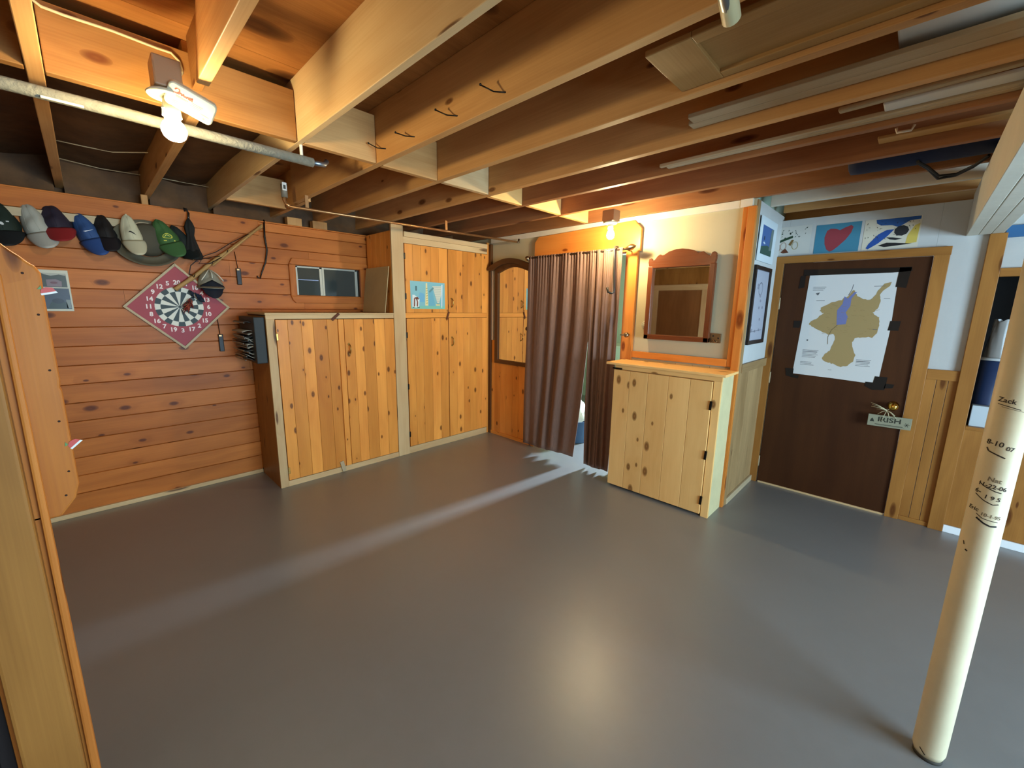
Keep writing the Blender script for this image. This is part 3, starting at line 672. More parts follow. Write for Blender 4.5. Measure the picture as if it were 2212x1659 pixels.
# trucker cap hanging on the bamboo
def e_tr(mb, f): mb.sheet(circle(0, 0, .02, 12, .008), f, .006, C('#4a4c52'))
t = cap('trucker_cap', 'grey mesh-backed cap with white seams and black front brim hanging over the dartboard\'s right corner', .765, 1.875, .175, .15, .005, C('#8f8a78', .8), C('#8f8a78'), x=.05, dep=.08)
mb = MB()
mb.grid(lambda u, v: (XW+.05+.085+.05*math.sin(PI*u)*(.35+.65*v)-.02*(1-v), .765+(-.083+.166*u)*(.82+.18*math.sin(PI*min(1, v+.2))), 1.79-.045*abs(u-.5)*2*(1-v)**1-.15*v*(.55+.45*math.sin(PI*u)**.6)), 18, 10, C('#0e1420')); mb.build('front_brim', t, solid=.004)
mb = MB()
for s_ in (-1, 0, 1):
    pts = []
    for i in range(9):
        q = i/8; pts.append((XW+.05+.088*math.sin(PI*.5*min(1, q*1.5))+.01, .765+s_*.075*q**.8+.0, 1.878-.075*q-(.02*q if s_ else 0)))
    mb.tube(pts, .004, C('#d8d3be'), n=6)
mb.build('seam', t)
# pale hat rail
t = tag(MB().box(XW+.035, XW+.048, -.75, .42, 2.145, 2.20, M['trimwood'], g=1, tone=1.12).build('hat_rail', bevel=.003), 'pale wooden rail fixed along the wall top behind the hanging caps', 'rail')
# black umbrella
t = thing('folded_umbrella', 'folded black umbrella hanging by its strap right of the caps', 'umbrella', (XW, .66, 2.3))
mb = MB(); mb.lathe([(.006, 0), (.022, -.03), (.034, -.07), (.030, -.10), (.024, -.13), (.032, -.17), (.05, -.24), (.066, -.29), (.058, -.315), (.01, -.32)], (XW+.075, .664, 2.265), C('#1b1a16', .85), n=32, rip=lambda a: .12*math.sin(6*a)); mb.build('canopy', t)
mb = MB(); mb.tube([(XW+.075, .664, 2.25), (XW+.07, .668, 2.285), (XW+.06, .672, 2.31)], .008, C('#2a241e', .3)); mb.build('handle', t)
mb = MB(); mb.tube([(XW+.06, .672, 2.305), (XW+.055, .66, 2.34), (XW+.04, .65, 2.345), (XW+.036, .655, 2.32)], .006, C('#18120e')); mb.build('strap', t)
MB().sphere((XW+.08, .664, 1.945), .007, M['brass'], n=10).build('tip', t)
# bamboo pole with cord
t = thing('bamboo_stick', 'pale jointed bamboo stick with tied cords slanting across the dartboard', 'stick', (XW, .85, 2.0))
P0, P1 = Vector((XW+.05, 1.195, 2.285)), Vector((XW+.055, .525, 1.70))
def bl(q): return P0+(P1-P0)*q
mb = MB(); pts = []; rr = []
for i in range(37):
    q = i/36; pts.append(bl(q)+Vector((0, 0, .004*math.sin(q*14)))); rr.append(.012+.004*q+(.003 if i % 6 == 0 else 0))
mb.tube(pts, rr, M['storedwood'], n=10); mb.tube([bl(.0)+Vector((.012, 0, .01)), bl(.62)+Vector((.014, .012, -.012))], .008, M['storedwood'], n=8, tone=1.15); mb.build('cane', t)
mb = MB()
cc = C('#20110a', .5)
mb.tube([bl(.18)+Vector((.015, .005, .02)), bl(.35)+Vector((.02, -.02, .03)), bl(.5)+Vector((.02, -.035, .03)), bl(.58)+Vector((.02, -.07, .035)), bl(.63)+Vector((.02, -.075, 0)), bl(.60)+Vector((.02, -.02, -.01)), bl(.5)+Vector((.02, 0, -.01))], .0035, cc, n=6)
mb.tube([bl(.5)+Vector((.02, -.01, .0)), bl(.60)+Vector((.02, -.10, .015)), bl(.66)+Vector((.02, -.11, .0)), bl(.70)+Vector((.02, -.10, -.04)), bl(.72)+Vector((.02, -.06, -.05))], .0035, cc, n=6)
for q in (.17, .43, .6, .8): mb.tube([bl(q)+Vector((.018*math.cos(a), .008*math.sin(a), .018*math.sin(a))) for a in [i*PI/4 for i in range(9)]], .003, cc, n=5, cap=False)
mb.build('cord', t)
# feather and ribbon bundle
t = thing('feather_bundle', 'dangling bundle of rust-red feathers and dark blue ribbon in front of the dartboard centre', 'ornament', (XW, .58, 1.6))
for j in range(16):
    a = random.uniform(-.9, .9); L = random.uniform(.03, .10); bx = Vector((XW+.06, .60+random.uniform(-.02, .03), 1.64-random.uniform(0, .07))); c_ = random.choice(('#6e1d14', '#5a1a12', '#8a3a26', '#4a1712'))
    mb = MB(); e = bx+Vector((random.uniform(0, .02), math.sin(a)*L*.7, -math.cos(a)*L)); mb.tube([bx, (bx+e)/2+Vector((.004, .004, 0)), e], [.002, .006, .0008], C(c_), n=5); mb.build('feather', t)
for j in range(5):
    y = .615+j*.014; mb = MB(); mb.grid(lambda u, v, y=y, j=j: (XW+.065+.012*math.sin(u*5+j), y+.006*math.sin(v*4+j)+.014*v+.02*u, 1.70-.06*u-.008*j), 6, 2, C('#1c2434')); mb.build('ribbon', t, solid=.0015)
# riding crop and hanging handles
t = thing('riding_crop', 'thin black riding crop hanging vertically between bamboo stick and small window', 'crop', (XW, 1.2, 2.3))
mb = MB(); mb.tube([(XW+.025, 1.222, 2.345), (XW+.025, 1.215, 2.2), (XW+.025, 1.225, 2.08), (XW+.025, 1.205, 1.98), (XW+.025, 1.165, 1.88), (XW+.025, 1.155, 1.85)], [.007, .008, .0075, .007, .006, .005], C('#15100c', .4)); mb.build('shaft', t)
mb = MB(); mb.tube([(XW+.025, 1.155, 1.85), (XW+.025, 1.150, 1.83), (XW+.025, 1.128, 1.838), (XW+.025, 1.128, 1.85)], .006, C('#15100c', .4)); mb.build('loop', t)
MB().sphere((XW+.034, 1.222, 2.15), .005, M['nickel'], n=8).build('stud', t)
for (y, za, zb, zc, lab) in ((.982, 2.045, 1.905, 1.765, 'short black leather tool handle hung by a cord beneath the bamboo stick'), (.797, 1.60, 1.335, 1.185, 'black leather tool handle hung by a long cord at the dartboard\'s lower right')):
    t = thing('leather_tool', lab, 'tool', (XW, y, za))
    MB().tube([(XW+.02, y-.012, za), (XW+.02, y, zb)], .0028, cc, n=6).build('cord', t)
    MB().box(XW+.008, XW+.03, y-.015, y+.02, zc, zb, C('#1a120c', .45)).build('grip', t, bevel=.004)
    MB().box(XW+.030, XW+.033, y-.010, y+.008, zb-.018, zb-.006, M['copper']).build('rivet', t)
# photo collage frame
t = thing('photo_frame', 'narrow pale frame holding two dim snapshots one above the other on the plank wall', 'picture frame', (XW, -.12, 1.53))
MB().prism(rect(-.225, -.055, 1.53, 1.812), FL, .006, .014, C('#c9c6ae', .4)).build('frame', t, bevel=.002)
mb = MB(); d = .0146
mb.sheet(rect(-.185, -.068, 1.695, 1.79), FL, d, C('#3a4034', .3)); mb.sheet(rect(-.187, -.064, 1.545, 1.688), FL, d, C('#39404c', .3))
mb.sheet([(-.165, 1.70), (-.095, 1.70), (-.092, 1.735), (-.12, 1.75), (-.165, 1.745)], FL, d+.0004, C('#7c6668', .3)); mb.sheet(circle(-.13, 1.725, .018, 12, .008), FL, d+.0008, C('#6a3a3e', .3))
mb.sheet([(-.18, 1.545), (-.08, 1.545), (-.085, 1.59), (-.12, 1.61), (-.16, 1.59)], FL, d+.0004, C('#2c3830', .3)); mb.sheet(circle(-.125, 1.60, .03, 12, .018), FL, d+.0007, C('#20242c', .3)); mb.sheet(rect(-.087, -.066, 1.55, 1.61), FL, d+.0004, C('#7a8076', .3))
mb.sheet([(-.185, 1.79), (-.068, 1.79), (-.07, 1.775), (-.1, 1.782), (-.14, 1.772), (-.17, 1.78)], FL, d+.0004, C('#aaa894', .3))
mb.build('photos', t, recalc=False)

# ================================================================== LEFT FOREGROUND WOOD RACK
kx = -1.70
t = thing('wooden_rack', 'honey pine upright rack with scalloped side board in the left foreground', 'rack', (kx, -.16, 0))
FR = lambda a, b, d: (kx+d, a, b)
mb = MB(); mb.prism([(-.30, 1.86), (-.30, .985), (-.119, .985), (-.085, 1.031), (-.074, 1.071), (-.0735, 1.35), (-.076, 1.36), (-.0735, 1.38), (-.0735, 1.612), (-.072, 1.673), (-.080, 1.691), (-.091, 1.700), (-.104, 1.715), (-.118, 1.728), (-.131, 1.743), (-.15, 1.76), (-.19, 1.80), (-.24, 1.85)], FR, -.024, .0, M['rackpine'], g=2); mb.build('side_board', t, bevel=.006)
mb = MB(); mb.prism([(-.155, 1.668), (-.139, 1.668), (-.141, 1.40), (-.143, .0), (-.165, 0)], FR, .0, .018, M['rackpine'], tone=1.1); mb.build('edge_strip', t, bevel=.006)
mb = MB(); mb.box(kx-.02, kx, -.30, -.148, 0, 1.0, M['rackpine'], tone=.9); mb.build('upright', t, bevel=.005)
mb = MB(); mb.box(kx+.0, kx+.045, -.285, -.170, 0, 1.9, M['amber']); mb.build('upright', t, bevel=.008)
mb = MB(); mb.box(kx-.3, kx-.02, -.33, -.30, 0, 1.7, C('#1c0f0a')); mb.box(kx-.3, kx+.02, -.60, -.33, 0, 1.65, C('#1c0f0a')); mb.build('back_panel', t)
for (y, z) in ((-.104, 1.671), (-.090, 1.563), (-.089, 1.411), (-.090, 1.265), (-.090, 1.115), (-.104, 1.045)): MB().lathe([(.0030, 0), (.002, .001)], (kx, y, z), C('#2c1408'), axis=(1, 0, 0), n=12).build('screw_plug', t)
for (y, z, r) in ((-.071, 1.621, .25), (-.0725, 1.188, .75)):
    mb = MB(); s_ = lambda a, b, d, y=y, z=z, r=r: (kx+.002+d, y+(a*math.cos(r)-b*math.sin(r)), z+(a*math.sin(r)+b*math.cos(r)))
    mb.prism([(-.008, 0), (.022, 0), (.019, .010), (.007, .014), (-.004, .010)], s_, -.004, .0, C('#c84a40', .4)); mb.prism([(-.008, -.005), (.024, -.005), (.022, 0), (-.008, 0)], s_, -.004, .0, C('#e8e6da', .4)); mb.prism([(-.01, .012), (.0, .02), (-.002, .01)], s_, -.004, 0, C('#5f8a4a', .4))
    mb.build('watermelon_sticker', t)

# ================================================================== BACK WALL OBJECTS
# arched mirror
t = thing('arched_mirror', 'tall brown mirror with a curved top on the wall beside the tall cupboard', 'mirror', (-3.42, YB, .95))
def arch_outline(x0, x1, z0, zs, rise, n=16):
    c = (x0+x1)/2; return [(x0, z0), (x1, z0)]+[(x1-(x1-x0)*i/n, zs+rise*math.sin(PI*i/n)) for i in range(n+1)]
out = arch_outline(-3.69, -3.10, .925, 2.045, .09); inn = arch_outline(-3.637, -3.155, .972, 2.0, .055)
mb = MB()
n_ = len(out)
for i in range(n_):
    j = (i+1) % n_; mb.prism([out[i], out[j], inn[j], inn[i]], FB, .004, .030, M['archwood'], g=2 if i in (1, n_-1) else 0, tone=1.0)
bmesh.ops.remove_doubles(mb.bm, verts=mb.bm.verts[:], dist=.0002); mb.build('frame', t, bevel=.004)
mb = MB(); cap_o = [(-3.795, 2.035)]+[(-3.795+.72*i/18, 2.06+.095*math.sin(PI*(i/18)**.95)) for i in range(19)]+[(-3.075, 2.035)]
cap_i = [(-3.72+.57*i/18, 2.028+.07*math.sin(PI*i/18)) for i in range(19)][::-1]
mb.prism(cap_o+cap_i, FB, .03, .065, M['archwood'], g=0); mb.build('cornice', t, bevel=.004)
MB().prism(inn, FB, .006, .010, M['mirror']).build('glass', t)
# square mirror with scrolled crest
t = thing('dresser_mirror', 'walnut framed mirror with scalloped crest tilted on the cream wall above the pale cupboard', 'mirror', (-1.45, YB, 1.35))
crest = [(-1.725, 1.95), (-1.735, 2.0), (-1.73, 2.03), (-1.712, 2.035), (-1.695, 2.015), (-1.68, 2.02), (-1.655, 2.05), (-1.635, 2.062), (-1.615, 2.052), (-1.60, 2.055), (-1.56, 2.078), (-1.50, 2.092), (-1.45, 2.093), (-1.40, 2.086), (-1.35, 2.070), (-1.315, 2.048), (-1.30, 2.055), (-1.28, 2.058), (-1.262, 2.045), (-1.245, 2.03), (-1.225, 2.025), (-1.215, 2.045), (-1.197, 2.052), (-1.18, 2.04), (-1.176, 2.01), (-1.185, 1.95)]
mb = MB(); mb.prism(crest, FB, .02, .048, M['darkwood'], g=0, tone=1.15); mb.build('crest', t, bevel=.004)
mb = MB(); mb.box(-1.732, -1.690, YB-.05, YB-.012, 1.345, 1.965, M['darkwood'], tone=1.3); mb.box(-1.222, -1.178, YB-.05, YB-.012, 1.345, 1.965, M['darkwood']); mb.box(-1.732, -1.178, YB-.05, YB-.012, 1.345, 1.385, M['darkwood'], g=0); mb.build('frame', t, bevel=.005)
MB().prism(rect(-1.69, -1.222, 1.385, 1.955), FB, .018, .022, M['mirror']).build('glass', t)
MB().prism(rect(-1.66, -1.25, 1.90, 1.955), FB, .0225, .0228, M['mirror']).build('glass_bevel', t)
# round wall fixture and peeled plate
t = thing('doorbell', 'round white plastic doorbell button on the cream wall left of the walnut mirror', 'doorbell', (-1.74, YB, 1.46))
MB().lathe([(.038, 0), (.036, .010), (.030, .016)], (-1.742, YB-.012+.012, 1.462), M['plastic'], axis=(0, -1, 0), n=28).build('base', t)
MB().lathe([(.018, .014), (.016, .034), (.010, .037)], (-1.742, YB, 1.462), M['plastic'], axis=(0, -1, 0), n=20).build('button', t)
t = thing('wall_plate', 'small metal switch plate with exposed wiring at the walnut mirror\'s lower right corner', 'plate', (-1.14, YB, 1.38))
MB().prism(rect(-1.178, -1.10, 1.345, 1.42), FB, -.01, .010, M['nickel']).build('plate', t, bevel=.002)
mb = MB()
for (a, b) in ((-1.155, 1.40), (-1.115, 1.385), (-1.14, 1.36)): mb.prism(circle(a, b, .006, 10), FB, .010, .016, M['black'])
mb.tube([(-1.17, YB-.015, 1.35), (-1.15, YB-.03, 1.375), (-1.13, YB-.025, 1.35), (-1.115, YB-.02, 1.36)], .0025, M['copper'], n=6); mb.build('wiring', t)
# curtain rod and curtains
t = thing('curtain_rod', 'bronze curtain rod with ball and leaf finials above the doorway', 'curtain rod', (-2.45, 3.38, 2.13))
MB().tube([(-3.06, 3.38, 2.120), (-1.90, 3.38, 2.120)], .010, M['bronze'], n=14).build('rod', t)
MB().sphere((-3.085, 3.38, 2.120), .026, M['nickel'], n=20).build('finial', t)
mb = MB(); mb.lathe([(.008, 0), (.012, .02), (.024, .05), (.027, .07), (.018, .095), (.006, .115), (.002, .12)], (-1.93, 3.38, 2.122), M['nickel'], axis=(1, -.15, .12), n=20, rip=lambda a: .08*math.sin(3*a)); mb.build('finial', t)
for x in (-3.045, -1.915): MB().tube([(x, 3.38, 2.120), (x, 3.44, 2.112), (x, 3.478, 2.11)], .006, M['bronze'], n=8).build('bracket', t)
def curtain(label, xt0, xt1, xb0, xb1, zb0, zb1, n, amp, ph, seed):
    rnd = random.Random(seed); ws = [rnd.uniform(.6, 1.4) for _ in range(n)]; S = sum(ws); cum = [0]
    for q in ws: cum.append(cum[-1]+q/S)
    as_ = [rnd.uniform(.6, 1.15) for _ in range(n)]
    def fn(u, v):
        i = min(n-1, max(j for j in range(n+1) if cum[j] <= u+1e-9)); q = (u-cum[i])/(cum[i+1]-cum[i])
        w_ = math.sin(2*PI*q+ph)*as_[i]*.8+.32*math.sin(u*37+seed+v*1.5)+.22*math.sin(u*17+2.1*v+seed)
        zt = 2.136; z = zt+((zb0+(zb1-zb0)*u+.014*w_)-zt)*v
        a = amp*(.35+.65*min(1, v*2.2))
        vv = v if seed == 5 else v*(1-u)+u*max(0, (v-.38)/.62)**1.15
        x = (xt0+(xt1-xt0)*u)*(1-vv)+(xb0+(xb1-xb0)*u)*vv + .012*w_*v*(1-u**6)
        y = 3.385-.008-a*w_ + .010*math.sin(v*7+u*9)*v
        # small gathers at the header
        y += .007*math.sin(u*n*9*PI)*math.exp(-v*9)
        return (x, y, z)
    mb = MB(); mb.grid(fn, n*40, 44, M['velvet']); o = mb.build('curtain_panel', solid=.004, recalc=False); o.name = 'curtain'
    return tag(o, label, 'curtain')
curtain('wide brown velvet curtain panel covering the doorway\'s left part', -3.055, -2.25, -3.10, -2.385, -.0+.055, .075, 5, .026, 0.4, 3)
curtain('narrow gathered brown velvet curtain panel at the doorway\'s right side', -2.262, -1.945, -2.245, -1.962, .035, .035, 4, .026, 1.2, 5)
for x, s_, lab in ((-3.105, 1, 'dark round holdback knob at the left edge of the curtain'), (-1.885, -1, 'nickel holdback with a ball end at the right edge of the curtain')):
    t = thing('curtain_holdback', lab, 'holdback', (x, YB, 1.37))
    m_ = M['bronze'] if s_ > 0 else M['nickel']
    MB().tube([(x, YB-.02, 1.37), (x, YB-.07, 1.37), (x-(.05 if s_ < 0 else 0), YB-.10, 1.37)], .006, m_, n=8).build('arm', t)
    MB().sphere((x, YB-.075, 1.37), .024, m_, n=18).build('ball', t)
    MB().lathe([(.02, 0), (.018, .006)], (x, YB-.015, 1.37), m_, axis=(0, -1, 0), n=16).build('base', t)
t = tag(MB().tube([(-2.0, 3.398, 2.10), (-2.0, 3.396, 2.135), (-2.0, 3.375, 2.148), (-2.0, 3.335, 2.142), (-1.995, 3.315, 2.115), (-1.985, 3.315, 1.90), (-1.972, 3.315, 1.765), (-1.975, 3.31, 1.745), (-1.99, 3.30, 1.738), (-2.015, 3.285, 1.75), (-2.025, 3.28, 1.79)], .010, C('#2c2a24', .3), n=4).build('over_rod_hook'), 'flat dark metal strip hook hanging over the rod in front of the right curtain panel', 'hook')
# things in the far room
t = thing('storage_tub', 'blue plastic tub filled with crumpled white plastic seen through the curtain gap', 'tub', (-2.86, 4.05, 0))
MB().lathe([(.17, 0), (.18, .02), (.205, .27), (.215, .275), (.198, .275), (.175, .03)], (-2.86, 4.05, 0), C('#3f5f86', .5), n=32).build('tub', t)
mb = MB(); mb.grid(lambda u, v: (-2.86+.17*math.cos(2*PI*u)*math.sin(PI*v*.5), 4.05+.17*math.sin(2*PI*u)*math.sin(PI*v*.5), .26+.25*math.cos(PI*v*.5)+.02*math.sin(u*31+v*9)), 24, 10, M['canwhite']); mb.build('contents', t, recalc=False)
tag(MB().box(-3.6, -2.6, 5.6, 6.1, 0, 1.05, M['mint']).build('storage_chest', bevel=.02), 'pale green chest standing in the far room behind the curtain gap', 'chest')

# ================================================================== DOOR WALL OBJECTS
# map on the door
t = thing('watershed_map', 'large white map with tan region and blue lake taped to the dark door', 'map', (-.43, YD, 1.05))
mx0, mx1, mz0, mz1 = -.712, -.142, 1.058, 1.905
FM = lambda a, b, d: (mx0+(mx1-mx0)*a, YD-.0135-d, mz0+(mz1-mz0)*b)
mb = MB(); mb.sheet([(-.03, .01), (.5, .0), (.97, -.015), (1.0, .5), (.985, 1.0), (.02, 1.0), (.0, .5)], FM, 0, M['paper'])
region = [(.44, .03+.10), (.56, .105), (.66, .12), (.73, .17), (.74, .24), (.69, .30), (.66, .36), (.70, .41), (.80, .42), (.92, .42), (.97, .46), (1.0-.02, .52), (.99, .58), (.97, .62), (.90, .64), (.88, .66), (.92, .70), (.955, .75), (.94, .80), (.93, .84), (.95, .90), (.90, .88), (.86, .82), (.80, .78), (.72, .79), (.64, .82), (.60, .87), (.565, .88), (.53, .84), (.46, .80), (.42, .78), (.30, .76), (.14, .71), (.14, .67), (.20, .65), (.12, .60), (.03, .565), (.0, .53), (.08, .50), (.20, .46), (.30, .43), (.38, .44), (.42, .40), (.40, .34), (.38, .28), (.33, .24), (.27, .19), (.30, .15), (.38, .14)]
region = [(.09+.80*x*1.0, .02+z*.94) for x, z in region]
rj = []
for i, (x, z) in enumerate(region):
    x2, z2 = region[(i+1) % len(region)]
    for q in (0, .33, .66): rj.append((x+(x2-x)*q+random.uniform(-.007, .007), z+(z2-z)*q+random.uniform(-.006, .006)))
tanm = C('#a08858', .7); mb.sheet(rj, FM, .0006, tanm)
mb.sheet([(.80, .83), (.86, .90), (.93, .915), (.92, .88), (.86, .84), (.83, .80)], FM, .0007, tanm)
mb.sheet([(.42, .52), (.52, .53), (.53, .60), (.50, .64), (.54, .70), (.54, .77), (.59, .83), (.56, .83), (.50, .77), (.46, .79), (.45, .72), (.40, .66), (.41, .58)], FM, .0010, C('#6c74a4', .6))
stroke(mb, [(.43, .52), (.37, .47), (.34, .40), (.35, .33)], .006, FM, .0011, C('#6c5c3c')); stroke(mb, [(.50, .80), (.53, .85), (.54, .90)], .005, FM, .0011, C('#5a5a66'))
for i in range(46):
    x, z = random.uniform(.25, .82), random.uniform(.42, .72)
    stroke(mb, [(x, z), (x+random.uniform(-.04, .06), z+random.uniform(-.01, .01))], .002, FM, .0012, C('#8a7348'))
ink = C('#5a5a5c')
for (x, z, wd_, n_) in ((.08, .88, .16, 3), (.06, .26, .22, 6), (.05, .14, .18, 3), (.70, .20, .18, 5), (.76, .88, .12, 1), (.14, .75, .12, 1), (.88, .77, .08, 1), (.82, .49, .07, 1), (.40, .08, .06, 1)):
    for i in range(n_): stroke(mb, [(x, z-i*.014), (x+wd_*random.uniform(.7, 1), z-i*.014)], .006 if (i == 1 and n_ > 3) else .0035, FM, .0009, ink)
mb.sheet([(.12, .82), (.17, .83), (.15, .80)], FM, .0009, ink); mb.sheet(circle(.10, .36, .012, 8, .008), FM, .0009, ink)
mb.build('sheet', t, recalc=False)
for pts in ([(-.03, 1.0), (-.09, .99), (-.10, .87), (-.03, .88)], [(-.06, 1.055), (1.10, 1.035), (1.11, 1.005), (.92, .995), (-.06, .995)], [(.985, 1.04), (1.10, 1.04), (1.08, .86), (.975, .87)], [(-.10, .55), (-.01, .55), (-.02, .48), (-.10, .48)],
            [(.985, .57), (1.09, .57), (1.08, .485), (.975, .485)], [(-.13, .06), (-.02, .06), (-.02, .0), (.06, -.005), (.05, -.04), (-.11, -.02)], [(.93, .06), (1.06, .06), (1.05, -.06), (.92, -.07), (.84, -.04), (.84, 0), (.92, .0)], [(1.05, -.0), (1.14, -.0), (1.13, -.035), (1.04, -.045)]):
    mb = MB(); mb.sheet(pts, FM, .0018, M['tape']); tag(mb.build('tape', t, recalc=False), 'black tape')
# sign hung on knob
t = thing('hanging_sign', 'small grey-green wooden sign reading IRISH hung from the brass door knob', 'sign', (-.05, YD, .8))
FSg = lambda a, b, d: (-.052+a*math.cos(-.0)+0*b, YD-.075-d, .775+b+a*.02)
mb = MB(); mb.prism(rect(-.125, .125, -.045, .045), FSg, 0, .008, C('#8c8a72', .6)); mb.build('board', t, bevel=.002)
mb = MB(); dk = C('#2e3024')
text_polys(mb, 'IRISH', FSg, .0, .010, .050, .0084, dk, sx=1.2, font_bold=.0012); stroke(mb, [(-.08, -.028), (.08, -.028)], .004, FSg, .0084, dk); stroke(mb, [(-.07, -.034), (.09, -.034)], .0015, FSg, .0084, dk)
mb.sheet([(-.112, -.012), (-.085, -.012), (-.092, .008), (-.099, .018), (-.106, .008)], FSg, .0084, dk)
for i in range(3): a = i*PI/3; stroke(mb, [(.100-.016*math.cos(a), -.008-.016*math.sin(a)), (.100+.016*math.cos(a), -.008+.016*math.sin(a))], .003, FSg, .0084, dk)
mb.build('lettering', t, recalc=False)
mb = MB(); kk = Vector((-.075, YD-.09, .865))
for e in ((-.10, 0, .045), (-.09, .0, .03), (-.095, 0, .015), (-.06, 0, .0), (.05, 0, -.035), (.06, 0, -.055), (.02, 0, -.055), (-.05, 0, -.04), (-.02, -.0, -.09)):
    e = Vector(e); mb.tube([kk, kk+e*.5+Vector((0, -.006, .006)), kk+e], .0018, C('#c8bc94'), n=5)
mb.tube([(-.045, YD-.05, .885), kk, (-.06, YD-.078, .82)], .002, C('#c8bc94'), n=5); mb.build('raffia', t)
# children's paintings above the door
def painting(label, x0, x1, z0, z1, bgc, fn):
    mb = MB(); FA = lambda a, b, d: (x0+(x1-x0)*a, YD-.0015-d, z0+(z1-z0)*b)
    mb.sheet(rect(0, 1, 0, 1), FA, 0, C(bgc, .6)); fn(mb, FA); return tag(mb.build('painting', recalc=False), label, 'painting', 'paintings above the dark door')
rn = random.Random(11)
def pa(mb, f):
    for i in range(26):
        x, z = rn.uniform(.05, .85), rn.uniform(.55, .88); s_ = rn.uniform(.015, .035); mb.sheet([(x, z), (x+s_, z+.02), (x+s_*1.6, z+.05), (x+.01, z+.045)], f, .0006+i*.00002, C('#1f2c20'))
    for i in range(14): x = .04+i*.035; z = .38+.25*(i/14)**.7; mb.sheet(circle(x, z, .03, 7, .05), f, .001+i*.00002, C('#1c3a22'))
    for i, (x, z) in enumerate(((.12, .25), (.28, .3), (.6, .3))): pts = circle(x, z, .08, 12, .14); stroke(mb, pts+[pts[0]], .02, f, .0014+.0001*i, C('#a88f80' if i < 2 else '#a39a74'))
    mb.sheet([(.22, .08), (.34, .22), (.45, .06), (.3, .04)], f, .0016, C('#5c3018')); mb.sheet([(.42, .35), (.5, .52), (.56, .5), (.48, .3)], f, .0016, C('#74582c'))
def pb(mb, f): mb.sheet([(.38, .04), (.30, .12), (.24, .32), (.22, .55), (.26, .78), (.34, .84), (.45, .82), (.55, .76), (.66, .84), (.78, .90), (.83, .84), (.80, .65), (.70, .42), (.55, .2), (.45, .08)], f, .0006, C('#8c343c'))
def pc(mb, f):
    mb.sheet([(.2, .98), (.98, .98), (.98, .88), (.8, .86), (.62, .68), (.5, .76), (.3, .78), (.22, .86)], f, .0006, C('#23508c')); mb.sheet([(.78, .12), (.97, .15), (.98, .75), (.9, .7), (.8, .4)], f, .0006, C('#c8b050'))
    mb.sheet([(.08, .06), (.12, .2), (.28, .5), (.42, .62), (.55, .62), (.45, .42), (.3, .2), (.12, .02)], f, .0008, C('#1f4a94')); mb.sheet(circle(.68, .56, .13, 9, .17), f, .0009, C('#26282a'))
    mb.sheet([(.3, .12), (.45, .2), (.6, .18), (.9, .12), (.6, .08), (.42, .06)], f, .0009, C('#1a1816')); mb.sheet([(.42, .38), (.55, .36), (.72, .3), (.6, .27), (.5, .3)], f, .0010, C('#14181c'))
    for i in range(40): x, z = rn.uniform(.03, .95), rn.uniform(.25, .9); stroke(mb, [(x, z), (x+rn.uniform(-.03, .03), z+rn.uniform(-.05, .05))], .010, f, .0012+i*.00001, C('#2a2c28'))
painting('white child\'s painting with dark green leaves and brown loops, left of the heart painting', -1.0-.0+.0, -.735, 2.088, 2.315, '#c4c2b8', pa)
painting('teal child\'s painting of a red heart above the dark door', -.705, -.415, 2.078, 2.302, '#3b7c94', pb)
painting('child\'s painting with blue strokes, black blob and yellow edge, right of the heart painting', -.395, -.078, 2.080, 2.302, '#ccc6b2', pc)
t = thing('matted_picture', 'white-matted blue and green picture tilted out high on the side wall', 'picture', (XS, 3.86, 2.0))
FT = lambda a, b, d: (XS+.006+d+.006*(b), 3.625+(4.10-3.625)*a, 1.985+.325*b)
mb = MB(); mb.prism(rect(0, 1, 0, 1), FT, 0, .004, C('#c6d0d2', .5)); mb.build('mat', t)
mb = MB(); mb.sheet(rect(.14, .80, .17, .82), FT, .0045, C('#35588c', .5)); mb.sheet([(.14, .17), (.80, .17), (.80, .36), (.5, .40), (.14, .33)], FT, .005, C('#24483c', .5)); mb.sheet([(.62, .3), (.80, .32), (.80, .82), (.66, .8)], FT, .0052, C('#5d6c68', .5)); mb.sheet([(.22, .44), (.30, .46), (.38, .42), (.30, .40)], FT, .0056, C('#b8c4d0', .5)); mb.sheet(rect(.26, .31, .50, .58), FT, .0056, C('#142440', .5)); mb.build('image', t, recalc=False)
t = thing('framed_certificate', 'dark-framed pale sketch print hanging on the side wall below the white-matted picture', 'picture frame', (XS, 3.86, 1.33))
FK = lambda a, b, d: (XS+d, 3.62+.46*a, 1.335+.615*b)
mb = MB()
for r_ in (rect(0, 1, 0, .05), rect(0, 1, .95, 1), rect(0, .06, .05, .95), rect(.94, 1, .05, .95)): mb.prism(r_, FK, .002, .022, C('#241a14', .4))
mb.build('frame', t, bevel=.003)
mb = MB(); mb.sheet(rect(.06, .94, .05, .95), FK, .008, C('#a8aab4', .35)); pts = circle(.5, .72, .12, 14, .08); stroke(mb, pts+[pts[0]], .012, FK, .0085, C('#5a5a66'))
for i in range(12): x, z = rn.uniform(.15, .75), rn.uniform(.15, .88); mb.sheet(circle(x, z, .05, 8, .02), FK, .0083+i*.00002, C('#85838e'))
stroke(mb, [(.12, .16), (.85, .18)], .006, FK, .009, C('#5a5a60')); mb.build('print', t, recalc=False)

